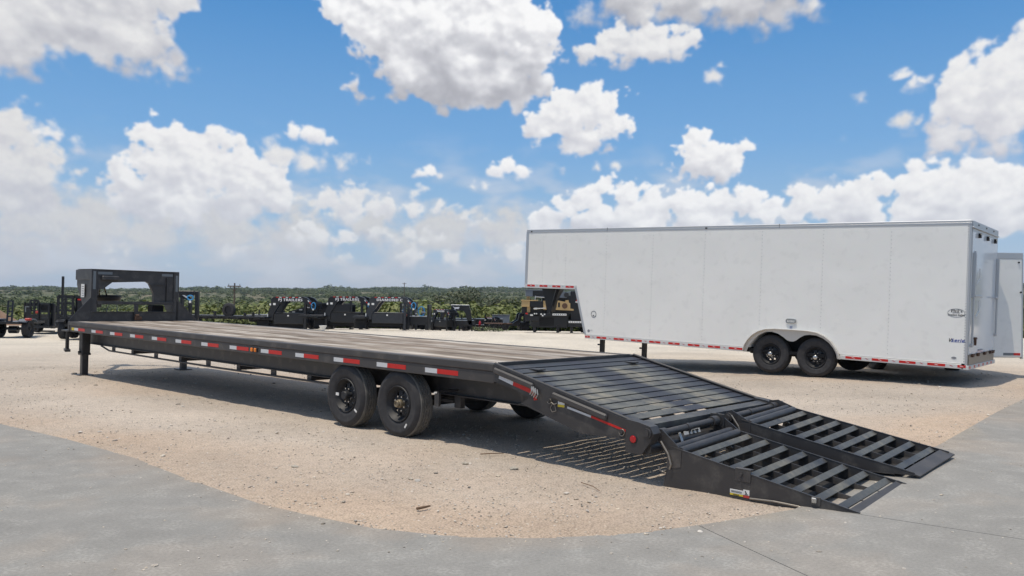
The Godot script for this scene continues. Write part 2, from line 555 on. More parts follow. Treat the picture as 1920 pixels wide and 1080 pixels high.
				var lit := 0.5 + 0.5 * tanh(relief * 1.25)
				var tone := lerpf(dark, bright, clampf(smoothstep(-0.02, 0.60, rise + bd * 0.4) * 0.72 + (lit - 0.5) * lerpf(0.22, 0.72, smoothstep(0.1, 0.6, rise + bd * 0.3)) * 1.25 + 0.06, 0.0, 1.0))
				tone += fz * 0.05 + clampf(0.6 - dens, 0.0, 0.5) * 0.10
				tone = minf(tone, 0.985)
				var cool := clampf((bright - tone) / maxf(0.05, bright - dark), 0.0, 1.0)
				var tr := tone * (1.0 - 0.05 * cool)
				var tg := tone * (1.0 - 0.035 * cool)
				var tb := tone * (1.005 + 0.055 * cool)
				tr = lerpf(tr, row_r[y] * 0.5 + 0.37, haze * 0.6); tg = lerpf(tg, row_g[y] * 0.5 + 0.375, haze * 0.6); tb = lerpf(tb, row_b[y] * 0.5 + 0.39, haze * 0.6)
				for oy in st:
					for ox in st:
						var k := (mini(y + oy, H / 2 - 1) * W + posmod(xi + ox, W)) * 3
						acc[k] = lerpf(acc[k], tr, a); acc[k + 1] = lerpf(acc[k + 1], tg, a); acc[k + 2] = lerpf(acc[k + 2], tb, a)
	var n := W * (H / 2) * 3
	var dither := PackedFloat32Array()
	for i in 4099:
		dither.append(grain.randf())
	for i in n:
		d[i] = int(lut[int(clampf(acc[i], 0.0, 1.0) * 1024.0)] + dither[i % 4099])
	# below the horizon one even tone (the land covers it)
	var lr := int(lut[int(0.48 * 1024)])
	var lg := int(lut[int(0.55 * 1024)])
	var lb := int(lut[int(0.63 * 1024)])
	var row := PackedByteArray()
	for i in W:
		row.append(lr); row.append(lg); row.append(lb)
	var top := d.slice(0, n)
	for y in H / 2:
		top.append_array(row)
	return ImageTexture.create_from_image(Image.create_from_data(W, H, false, Image.FORMAT_RGB8, top))

# ---------------------------------------------------------------- materials
func make_materials() -> void:
	# weathered deck boards: one picture for the whole deck, grain running along it
	var g1 := noise(3, 0.09, 4)
	var g2 := noise(4, 0.02, 3)
	var g3 := noise(8, 0.05, 3, true)
	var wood := image_tex(Vector2i(448, 1400), func(x: int, y: int) -> Color:
		var grain := g1.get_noise_2d(x * 1.7, y * 0.10) * 0.5
		var blot := g2.get_noise_2d(x * 0.9, y * 0.35)
		var crack := g3.get_noise_2d(x * 1.3 + 300.0, y * 0.045)
		var streak := g1.get_noise_2d(x * 0.8 + 500.0, y * 0.03)
		var k := 0.98 + grain * 0.8 + blot * 0.42 + streak * 0.5
		k *= 1.0 - 0.75 * smoothstep(0.82, 0.95, crack) * smoothstep(-0.05, 0.35, blot + grain)
		var warm := clampf(0.5 + blot * 1.2, 0.0, 1.0)
		var q := lin(0.30, 0.245, 0.195).lerp(lin(0.385, 0.352, 0.315), warm)
		return Color(q.r * sqrt(maxf(k, 0.04)), q.g * sqrt(maxf(k, 0.04)), q.b * sqrt(maxf(k, 0.04))))
	for i in 4:
		var t: float = [1.0, 0.93, 1.04, 0.86][i]
		var w := mat(Color(t, t * [1.0, 0.99, 1.0, 0.97][i], t * [1.0, 0.98, 0.99, 0.94][i]), 0.9, 0.0, wood, Vector3(1.0 / 2.6, 1.0, 1.0 / 12.2))
		w.uv1_offset = Vector3(0.0, 0.0, 0.98)
		w.heightmap_enabled = false
		M["wood%d" % i] = w

	var d1 := seamless(21, 0.012, 5, 512, 512)
	var d2 := seamless(22, 0.10, 4, 512, 512)
	var d3 := seamless(25, 0.02, 5, 512, 512, true)
	var dusty := func(paint: Color, dust: Color, amount: float) -> ImageTexture:
		return image_tex(Vector2i(512, 512), func(x: int, y: int) -> Color:
			var i := y * 512 + x
			var a := d1[i] / 255.0
			var b := d2[i] / 255.0
			var scr := smoothstep(0.88, 0.98, d3[i] / 255.0)
			var k := clampf(smoothstep(0.42, 0.85, a) * (0.35 + 0.9 * b) + 0.25 * scr, 0.0, 1.0) * amount
			return paint.lerp(dust, k))
	M.paint = mat(Color.WHITE, 0.42, 0.0, dusty.call(lin(0.038, 0.037, 0.038), lin(0.17, 0.155, 0.135), 0.36), Vector3.ONE * 0.6)
	M.paint_worn = mat(Color.WHITE, 0.5, 0.0, dusty.call(lin(0.050, 0.047, 0.046), lin(0.20, 0.175, 0.15), 0.34), Vector3.ONE * 0.43)
	M.slat = mat(Color.WHITE, 0.45, 0.0, dusty.call(Color(0.86, 0.86, 0.86), Color(1, 1, 1), 1.0), Vector3.ONE * 2.3)
	M.slat.vertex_color_use_as_albedo = true
	M.black = mat(Color.WHITE, 0.30, 0.0, dusty.call(lin(0.0055, 0.0068, 0.0105), lin(0.05, 0.05, 0.05), 0.12), Vector3.ONE * 0.4)
	M.grey_paint = mat(Color.WHITE, 0.35, 0.0, dusty.call(lin(0.022, 0.025, 0.032), lin(0.07, 0.07, 0.07), 0.2), Vector3.ONE * 0.4)
	M.hole = mat(lin(0.012, 0.012, 0.013), 0.9)
	M.rubber = mat(Color.WHITE, 0.78, 0.0, dusty.call(Color(0.80, 0.80, 0.80), Color(1.0, 0.98, 0.95), 1.0), Vector3.ONE * 1.4)
	M.rubber.vertex_color_use_as_albedo = true
	M.rim_black = mat(lin(0.019, 0.020, 0.023), 0.58)
	M.chrome = mat(lin(0.55, 0.55, 0.54), 0.22, 0.9)
	M.galvanised = mat(lin(0.33, 0.33, 0.32), 0.5, 0.4)
	M.steel = mat(lin(0.30, 0.27, 0.23), 0.45, 0.6)
	M.tan_metal = mat(lin(0.22, 0.18, 0.12), 0.5, 0.3)
	var tp := seamless(33, 0.09, 3, 128, 128)
	M.tape_red = mat(Color.WHITE, 0.35, 0.0, image_tex(Vector2i(128, 128), func(x: int, y: int) -> Color:
		var k := 0.9 + 0.12 * (tp[y * 128 + x] / 255.0 - 0.5) + (0.07 if (x + y) % 16 < 3 or posmod(x - y, 16) < 3 else 0.0)
		return Color(0.80 * k, 0.125 * k, 0.10 * k)), Vector3.ONE * 8.0)
	M.tape_white = mat(Color.WHITE, 0.35, 0.0, image_tex(Vector2i(128, 128), func(x: int, y: int) -> Color:
		var k := 0.92 + 0.16 * (tp[y * 128 + x] / 255.0 - 0.5) - (0.09 if (x + y) % 16 < 3 or posmod(x - y, 16) < 3 else 0.0)
		return Color(0.88 * k, 0.89 * k, 0.90 * k)), Vector3.ONE * 8.0)
	M.tape_silver = mat(lin(0.17, 0.19, 0.20), 0.4)
	M.yellow = mat(lin(0.62, 0.48, 0.03), 0.5)
	M.amber = mat(lin(0.75, 0.20, 0.01), 0.2)
	M.red_lens = mat(lin(0.42, 0.015, 0.02), 0.15)
	M.dark_lens = mat(lin(0.012, 0.012, 0.014), 0.2)
	M.sticker = mat(lin(0.72, 0.72, 0.70), 0.5)
	M.sticker_red = mat(lin(0.45, 0.05, 0.04), 0.5)
	M.ink = mat(lin(0.02, 0.02, 0.022), 0.6)
	M.ink_grey = mat(lin(0.22, 0.23, 0.25), 0.6)
	M.ink_blue = mat(lin(0.04, 0.065, 0.30), 0.5)
	M.letter_white = mat(lin(0.72, 0.72, 0.74), 0.5)
	M.blue_strap = mat(lin(0.03, 0.26, 0.55), 0.6)
	M.rust = mat(lin(0.10, 0.055, 0.035), 0.85)
	M.chain = mat(lin(0.16, 0.125, 0.075), 0.55, 0.5)
	# white box trailers
	var wv := seamless(41, 0.006, 3, 512, 512)
	var ws := seamless(42, 0.03, 5, 512, 512)
	var skin := image_tex(Vector2i(512, 512), func(x: int, y: int) -> Color:
		var i := y * 512 + x
		var k := 0.985 + 0.02 * (wv[i] / 255.0 - 0.5) - 0.02 * smoothstep(0.62, 0.85, ws[i] / 255.0)
		return Color(0.925 * k, 0.926 * k, 0.912 * k))
	M.white_skin = mat(Color.WHITE, 0.32, 0.0, skin, Vector3.ONE * 0.22)
	var wave := Image.create_from_data(512, 512, false, Image.FORMAT_L8, wv)
	wave.bump_map_to_normal_map(18.0)
	M.white_skin.normal_enabled = true
	M.white_skin.normal_texture = ImageTexture.create_from_image(wave)
	M.white_skin.normal_scale = 0.05
	M.white_door = mat(lin(0.72, 0.74, 0.75), 0.10)
	M.alum = mat(lin(0.52, 0.53, 0.54), 0.38, 0.65)
	M.trim_white = mat(lin(0.60, 0.605, 0.60), 0.45, 0.2)
	M.fender = mat(lin(0.62, 0.59, 0.54), 0.32, 0.35)
	M.roof = mat(lin(0.66, 0.67, 0.68), 0.5)
	M.tan_machine = mat(lin(0.42, 0.29, 0.13), 0.55)
	M.blue_grey = mat(lin(0.10, 0.12, 0.15), 0.5)
	M.wood_pole = mat(lin(0.20, 0.145, 0.10), 0.9)
	M.bark = mat(lin(0.09, 0.07, 0.055), 0.95)
	M.leaf = mat(Color.WHITE, 0.65)
	M.leaf.vertex_color_use_as_albedo = true
	M.leaf.backlight_enabled = true
	M.leaf.backlight = Color(0.35, 0.4, 0.2)
	M.straw = mat(lin(0.16, 0.10, 0.06), 0.9)

	# gravel
	var cell := FastNoiseLite.new()
	cell.seed = 61
	cell.noise_type = FastNoiseLite.TYPE_CELLULAR
	cell.cellular_return_type = FastNoiseLite.RETURN_DISTANCE
	cell.frequency = 0.075
	cell.fractal_type = FastNoiseLite.FRACTAL_FBM
	cell.fractal_octaves = 3
	cell.fractal_gain = 0.6
	var ci := cell.get_seamless_image(1024, 1024)
	ci.convert(Image.FORMAT_L8)
	var cd := ci.get_data()
	var f1 := seamless(62, 0.010, 5, 1024, 1024)
	var f2 := seamless(63, 0.16, 3, 1024, 1024)
	var f4 := seamless(64, 0.055, 2, 1024, 1024)
	M.gravel = mat(Color.WHITE, 0.95, 0.0, image_tex(Vector2i(1024, 1024), func(x: int, y: int) -> Color:
		var i := y * 1024 + x
		var st := 1.0 - cd[i] / 255.0
		var k := 0.88 + 0.26 * (st - 0.4) + 0.32 * (f2[i] / 255.0 - 0.5) + 0.30 * (f4[i] / 255.0 - 0.5) + 0.14 * (f1[i] / 255.0 - 0.5)
		var tone := smoothstep(0.45, 0.8, f2[i] / 255.0)
		k = clampf(k, 0.25, 1.0)
		return Color(k, k * (0.985 + 0.015 * tone), k * (0.96 + 0.04 * tone))), Vector3.ONE / 1.5)
	M.gravel.vertex_color_use_as_albedo = true
	M.gravel.uv1_world_triplanar = true
	var bump := Image.create_from_data(1024, 1024, false, Image.FORMAT_L8, cd)
	bump.bump_map_to_normal_map(5.0)
	M.gravel.normal_enabled = true
	M.gravel.normal_texture = ImageTexture.create_from_image(bump)
	M.gravel.normal_scale = 0.6
	M.stone = mat(Color.WHITE, 0.9)
	M.stone.vertex_color_use_as_albedo = true

	# concrete
	var c1 := seamless(71, 0.004, 5, 1024, 1024)
	var c2 := seamless(72, 0.02, 5, 1024, 1024)
	var c3 := seamless(73, 0.22, 3, 1024, 1024)
	var c4 := seamless(74, 0.009, 4, 1024, 1024, true)
	M.concrete = mat(Color.WHITE, 0.85, 0.0, image_tex(Vector2i(1024, 1024), func(x: int, y: int) -> Color:
		var i := y * 1024 + x
		var k := 0.618 + 0.04 * (c1[i] / 255.0 - 0.5) + 0.05 * (c2[i] / 255.0 - 0.5) + 0.08 * (c3[i] / 255.0 - 0.5)
		var chalk := smoothstep(0.56, 0.74, c2[i] / 255.0) * smoothstep(0.45, 0.62, c3[i] / 255.0)
		k += 0.03 * chalk
		k -= 0.025 * smoothstep(0.80, 0.95, c4[i] / 255.0)
		var warm := smoothstep(0.5, 0.75, c1[i] / 255.0)
		return Color(k * (1.015 + 0.02 * warm), k, k * (0.965 - 0.015 * warm))), Vector3.ONE / 7.0)
	M.concrete.vertex_color_use_as_albedo = true
	M.concrete.uv1_world_triplanar = true
	M.concrete.detail_enabled = true
	M.concrete.detail_blend_mode = BaseMaterial3D.BLEND_MODE_MUL
	M.concrete.detail_uv_layer = BaseMaterial3D.DETAIL_UV_2
	M.concrete.uv2_triplanar = true
	M.concrete.uv2_world_triplanar = true
	M.concrete.uv2_scale = Vector3.ONE / 0.83
	M.concrete.detail_albedo = image_tex(Vector2i(512, 512), func(x: int, y: int) -> Color:
		var i := (y * 2) * 1024 + x * 2
		var k := 0.93 + 0.16 * (c3[i] / 255.0 - 0.5)
		if c3[i] < 62:
			k -= 0.22
		return Color(k, k, k))
	M.earth = mat(Color.WHITE, 0.95, 0.0, image_tex(Vector2i(256, 256), func(x: int, y: int) -> Color:
		var k := 0.86 + 0.35 * (f1[(y * 4) * 1024 + x * 4] / 255.0 - 0.5) + 0.3 * (f2[y * 1024 + x] / 255.0 - 0.5)
		return Color(k, k, k)), Vector3.ONE / 9.0)
	M.earth.vertex_color_use_as_albedo = true
	M.earth.uv1_world_triplanar = true

# ---------------------------------------------------------------- ground
func edge_distance(p: Vector2) -> float:
	var best := 1e9
	for i in EDGE.size() / 2 - 1:
		var a := Vector2(EDGE[i * 2], EDGE[i * 2 + 1])
		var b := Vector2(EDGE[i * 2 + 2], EDGE[i * 2 + 3])
		best = minf(best, p.distance_squared_to(Geometry2D.get_closest_point_to_segment(p, a, b)))
	return sqrt(best) * (1.0 if Geometry2D.is_point_in_polygon(p, slab_poly) else -1.0)

func grid_mesh(xs: PackedFloat32Array, zs: PackedFloat32Array, hf: Callable) -> ArrayMesh:
	var nx := xs.size()
	var nz := zs.size()
	var v := PackedVector3Array()
	var n := PackedVector3Array()
	var c := PackedColorArray()
	var idx := PackedInt32Array()
	for j in nz:
		for i in nx:
			var r: Array = hf.call(xs[i], zs[j])
			v.append(Vector3(xs[i], r[0], zs[j]))
			c.append(r[1])
	for j in nz:
		for i in nx:
			var a := v[j * nx + maxi(i - 1, 0)]
			var b := v[j * nx + mini(i + 1, nx - 1)]
			var d := v[maxi(j - 1, 0) * nx + i]
			var e := v[mini(j + 1, nz - 1) * nx + i]
			var m := (b - a).cross(e - d)
			n.append((m if m.y > 0.0 else -m).normalized())
	for j in nz - 1:
		for i in nx - 1:
			var a := j * nx + i
			var flip := (zs[j + 1] - zs[j]) * (xs[i + 1] - xs[i]) < 0.0
			var q := [a, a + nx, a + 1, a + 1, a + nx, a + nx + 1] if flip else [a, a + 1, a + nx, a + 1, a + nx + 1, a + nx]
			for w in q:
				idx.append(w)
	var arr := []
	arr.resize(Mesh.ARRAY_MAX)
	arr[Mesh.ARRAY_VERTEX] = v
	arr[Mesh.ARRAY_NORMAL] = n
	arr[Mesh.ARRAY_COLOR] = c
	arr[Mesh.ARRAY_INDEX] = idx
	var m := ArrayMesh.new()
	m.add_surface_from_arrays(Mesh.PRIMITIVE_TRIANGLES, arr)
	return m

func steps(stops: Array) -> PackedFloat32Array:      # [from, to, step, to, step ...]
	var out := PackedFloat32Array([stops[0]])
	var x: float = stops[0]
	for i in range(1, stops.size(), 2):
		while x < stops[i] - 1e-4:
			x = minf(x + stops[i + 1], stops[i])
			out.append(x)
	return out

func make_ground() -> void:
	# one broad sheet of land to the horizon
	var nz := noise(81, 0.012, 4)
	var n2 := noise(82, 0.004, 3)
	var rs := steps([20.0, 60.0, 8.0, 140.0, 6.0, 400.0, 14.0, 1400.0, 40.0, 3600.0, 220.0])
	var v := PackedVector3Array()
	var n := PackedVector3Array()
	var c := PackedColorArray()
	var idx := PackedInt32Array()
	var A := 240
	for r in rs:
		for k in A:
			var a := TAU * k / A
			var x: float = sin(a) * r
			var z: float = -cos(a) * r
			v.append(Vector3(x, land_y(x, z), z))
			var t := clampf(0.5 + nz.get_noise_2d(x, z) * 1.2 + n2.get_noise_2d(x, z), 0.0, 1.0)
			c.append(Color(0.105, 0.115, 0.045).lerp(Color(0.20, 0.175, 0.095), t * t))
	for j in rs.size():
		for k in A:
			var p := v[mini(j + 1, rs.size() - 1) * A + k] - v[maxi(j - 1, 0) * A + k]
			var q := v[j * A + (k + 1) % A] - v[j * A + (k + A - 1) % A]
			var m := p.cross(q)
			n.append((m if m.y > 0.0 else -m).normalized())
	for j in rs.size() - 1:
		for k in A:
			var a := j * A + k
			var b := j * A + (k + 1) % A
			for w in [a, a + A, b, b, a + A, b + A]:
				idx.append(w)
	var arr := []
	arr.resize(Mesh.ARRAY_MAX)
	arr[Mesh.ARRAY_VERTEX] = v
	arr[Mesh.ARRAY_NORMAL] = n
	arr[Mesh.ARRAY_COLOR] = c
	arr[Mesh.ARRAY_INDEX] = idx
	var lm := ArrayMesh.new()
	lm.add_surface_from_arrays(Mesh.PRIMITIVE_TRIANGLES, arr)
	var land := MeshInstance3D.new()
	land.name = "grassland"
	land.mesh = lm
	land.material_override = M.earth
	add_child(land, true)
	kind(land, "structure", "rolling scrub land stretching to a low ridge on the horizon")

	# the gravel lot
	var g1 := noise(91, 0.22, 4)
	var g2 := noise(92, 0.07, 3)
	var g3 := noise(93, 2.2, 3)
	var g4 := noise(94, 0.5, 3)
	var xs := steps([-48.0, -24.0, 3.0, -12.0, 1.0, -5.0, 0.2, 6.0, 0.1, 12.0, 0.3, 24.0, 1.5, 48.0, 4.0])
	var zs := steps([-68.0, -30.0, 1.5, -20.0, 0.5, -14.0, 0.2, -4.6, 0.09, 10.0, 2.5])
	var lot := MeshInstance3D.new()
	lot.name = "gravel_lot"
	lot.mesh = grid_mesh(xs, zs, func(x: float, z: float) -> Array:
		var y := lot_y(x, z) + g3.get_noise_2d(x, z) * 0.012 + g4.get_noise_2d(x, z) * 0.010
		var p := Vector2(x, z)
		var e := 0.0
		if z > -34.0:
			e = edge_distance(p)
			var sy := slab_y(x, z)
			if e > -0.35:
				var rim := smoothstep(-0.35, 0.0, e)
				y = lerpf(y, minf(y, sy + 0.004) + g3.get_noise_2d(x * 1.6, z * 1.6) * 0.016, rim)
			if e > 0.0:
				y -= minf(e * 0.30, 0.12)
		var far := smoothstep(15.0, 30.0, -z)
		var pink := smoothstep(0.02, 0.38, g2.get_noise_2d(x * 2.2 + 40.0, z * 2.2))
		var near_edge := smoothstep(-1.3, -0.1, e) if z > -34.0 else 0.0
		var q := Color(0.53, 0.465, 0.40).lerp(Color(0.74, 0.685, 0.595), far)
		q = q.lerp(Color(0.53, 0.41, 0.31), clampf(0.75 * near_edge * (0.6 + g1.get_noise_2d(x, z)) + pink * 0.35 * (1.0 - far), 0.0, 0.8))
		var k := 1.0 + g1.get_noise_2d(x, z) * 0.16 + g4.get_noise_2d(x + 9.0, z) * 0.12
		# old wheel tracks in from the road
		for t in [[-17.6, 0.06], [-19.4, 0.05], [-25.5, 0.03]]:
			var dz: float = absf(z - (t[0] + x * t[1] + sin(x * 0.4) * 0.12))
			k *= 1.0 - 0.10 * (1.0 - smoothstep(0.05, 0.30, dz))
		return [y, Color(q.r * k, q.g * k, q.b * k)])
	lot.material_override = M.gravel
	add_child(lot, true)
	kind(lot, "structure", "pale crushed limestone lot between the trailers")

	# the concrete apron, poured in panels with open joints
	var apron := node("concrete_apron")
	kind(apron, "structure", "grey concrete apron curving along the edge of the gravel")
	var joint := 0.008
	var cuts := [[Vector2(2.45, -6.19), Vector2(0.675, 0.738)], [Vector2(1.38, -5.86), Vector2(0.33, 0.944)]]
	var pieces: Array[PackedVector2Array] = [slab_poly]
	for cut in cuts:
		var next: Array[PackedVector2Array] = []
		var dir: Vector2 = cut[1]
		var nrm := Vector2(-dir.y, dir.x)
		for side in [-1.0, 1.0]:
			var o: Vector2 = cut[0] + nrm * side * joint * 0.5
			var far_side: Vector2 = nrm * side * 90.0
			var half := PackedVector2Array([o - dir * 90.0, o + dir * 90.0, o + dir * 90.0 + far_side, o - dir * 90.0 + far_side])
			for pc in pieces:
				for got in Geometry2D.intersect_polygons(pc, half):
					if not Geometry2D.is_polygon_clockwise(got) or true:
						next.append(got)
		pieces = next
	var s1 := noise(95, 0.35, 4)
	var tint := func(x: float, z: float) -> Color:
		var k := 1.0 + s1.get_noise_2d(x * 0.35, z) * 0.10
		for t in [[-5.38, 0.015, -9.0, 0.6], [-7.55, 0.10, -12.0, -2.5], [-4.75, 0.02, -9.0, 9.0]]:
			var dz: float = absf(z - (t[0] + x * t[1] + s1.get_noise_2d(x * 0.3, 5.0) * 0.1))
			k *= 1.0 - 0.09 * (1.0 - smoothstep(0.03, 0.16, dz)) * smoothstep(t[2], t[2] + 2.0, x) * (1.0 - smoothstep(t[3], t[3] + 1.5, x))
		var dust := clampf(0.5 * smoothstep(0.5, 0.0, edge_distance(Vector2(x, z))) * (0.5 + 1.4 * s1.get_noise_2d(x * 2.0, z * 2.0)), 0.0, 0.5)
		return Color(0.93 * k, 0.93 * k, 0.925 * k).lerp(Color(1.12, 0.93, 0.76), dust)
	for pc in pieces:
		var mb := MB.new()
		var bb := Rect2(pc[0], Vector2.ZERO)
		for p in pc:
			bb = bb.expand(p)
		var x := maxf(bb.position.x, -30.0)
		while x < minf(bb.end.x, 30.0):
			var sx := 0.5 if x > -9.0 and x < 9.0 else 3.0
			var z := maxf(bb.position.y, -36.0)
			while z < minf(bb.end.y, 20.0):
				var sz := 0.5 if z < -3.0 and z > -12.0 else 3.0
				var cellp := PackedVector2Array([Vector2(x, z), Vector2(x + sx, z), Vector2(x + sx, z + sz), Vector2(x, z + sz)])
				for got in Geometry2D.intersect_polygons(cellp, pc):
					var ids := Geometry2D.triangulate_polygon(got)
					for i in range(0, ids.size(), 3):
						var q := []
						for w in 3:
							var p2 := got[ids[i + w]]
							q.append(Vector3(p2.x, slab_y(p2.x, p2.y), p2.y))
						var before := mb.c.size()
						mb.tri_o(q[0], q[1], q[2], Vector3.UP)
						for w in range(before, mb.c.size()):
							mb.c[w] = tint.call(mb.v[w].x, mb.v[w].z)
				z += sz
			x += sx
		mb.col = Color(0.8, 0.8, 0.8)
		for i in pc.size():
			var a := pc[i]
			var b := pc[(i + 1) % pc.size()]
			var o := Vector2(b.y - a.y, a.x - b.x) * (1.0 if not Geometry2D.is_polygon_clockwise(pc) else -1.0)
			var parts := int(a.distance_to(b) / 0.5) + 1
			for k in parts:
				var p := a.lerp(b, float(k) / parts)
				var q := a.lerp(b, float(k + 1) / parts)
				var pt := Vector3(p.x, slab_y(p.x, p.y), p.y)
				var qt := Vector3(q.x, slab_y(q.x, q.y), q.y)
				mb.qo(pt, qt, qt + Vector3.DOWN * 0.16, pt + Vector3.DOWN * 0.16, Vector3(o.x, 0, o.y))
		put("panel", mb, M.concrete, apron)

func stone_mesh(sd: int) -> ArrayMesh:
	rng.seed = sd
	var mb := MB.new()
	var pts := []
	for i in 4:
		for k in 6:
			var th := PI * (i + 0.5) / 4.0
			var ph := TAU * (k + 0.5 * (i % 2)) / 6.0
			pts.append(Vector3(sin(th) * cos(ph), cos(th) * 0.62, sin(th) * sin(ph)) * rng.randf_range(0.78, 1.12))
	for i in 3:
		for k in 6:
			var a: Vector3 = pts[i * 6 + k]
			var b: Vector3 = pts[i * 6 + (k + 1) % 6]
			var d: Vector3 = pts[(i + 1) * 6 + (k + 1) % 6]
			var e: Vector3 = pts[(i + 1) * 6 + k]
			mb.tri_o(a, b, d, a + b + d); mb.tri_o(a, d, e, a + d + e)
	for k in range(1, 5):
		mb.tri_o(pts[0], pts[k], pts[k + 1], Vector3.UP)
		mb.tri_o(pts[18], pts[18 + k], pts[18 + k + 1], Vector3.DOWN)
	return mb.mesh()

func scatter(called: String, mesh: Mesh, m: Material, xf: Array, cols: Array) -> MultiMeshInstance3D:
	var mm := MultiMesh.new()
	mm.transform_format = MultiMesh.TRANSFORM_3D
	mm.use_colors = true
	mm.mesh = mesh
	mm.instance_count = xf.size()
	for i in xf.size():
		mm.set_instance_transform(i, xf[i])
		mm.set_instance_color(i, cols[i])
	var o := MultiMeshInstance3D.new()
	o.name = called
	o.multimesh = mm
	o.material_override = m
	add_child(o, true)
	kind(o, "stuff")
	return o

func make_stones() -> void:
	var mesh_a := stone_mesh(3)
	var mesh_b := stone_mesh(8)
	rng.seed = 100
	var xf := [[], []]
	var cols := [[], []]
	for i in 17000:
		var az := rng.randf_range(-0.66, 0.66)
		var r := 5.2 + 16.0 * pow(rng.randf(), 1.35)
		var x := sin(az) * r
		var z := -cos(az) * r
		var p := Vector2(x, z)
		var e := edge_distance(p)
		var y := lot_y(x, z)
		if e > 0.0:
			if rng.randf() > 0.05 + 0.5 * exp(-e * 9.0):
				continue
			y = slab_y(x, z)
		var s := rng.randf_range(0.003, 0.008) * (1.0 + 0.03 * r)
		var u := rng.randf()
		if u > 0.94:
			s *= 1.8
		if u > 0.992:
			s *= 1.6
		var b := Basis(Vector3.UP, rng.randf() * TAU) * Basis(Vector3.RIGHT, rng.randf_range(-0.5, 0.5)) * Basis.from_scale(Vector3(s * rng.randf_range(0.8, 1.5), s * rng.randf_range(0.6, 1.0), s))
		var w := i % 2
		xf[w].append(Transform3D(b, Vector3(x, y + s * 0.25, z)))
		var k := rng.randf_range(0.8, 1.25) if rng.randf() < 0.9 else rng.randf_range(0.35, 0.7)
		var warm := rng.randf()
		cols[w].append(Color(0.53 * k, (0.455 + 0.04 * warm) * k, (0.355 + 0.09 * warm) * k))
	scatter("loose_stones", mesh_a, M.stone, xf[0], cols[0])
	scatter("loose_stones", mesh_b, M.stone, xf[1], cols[1])

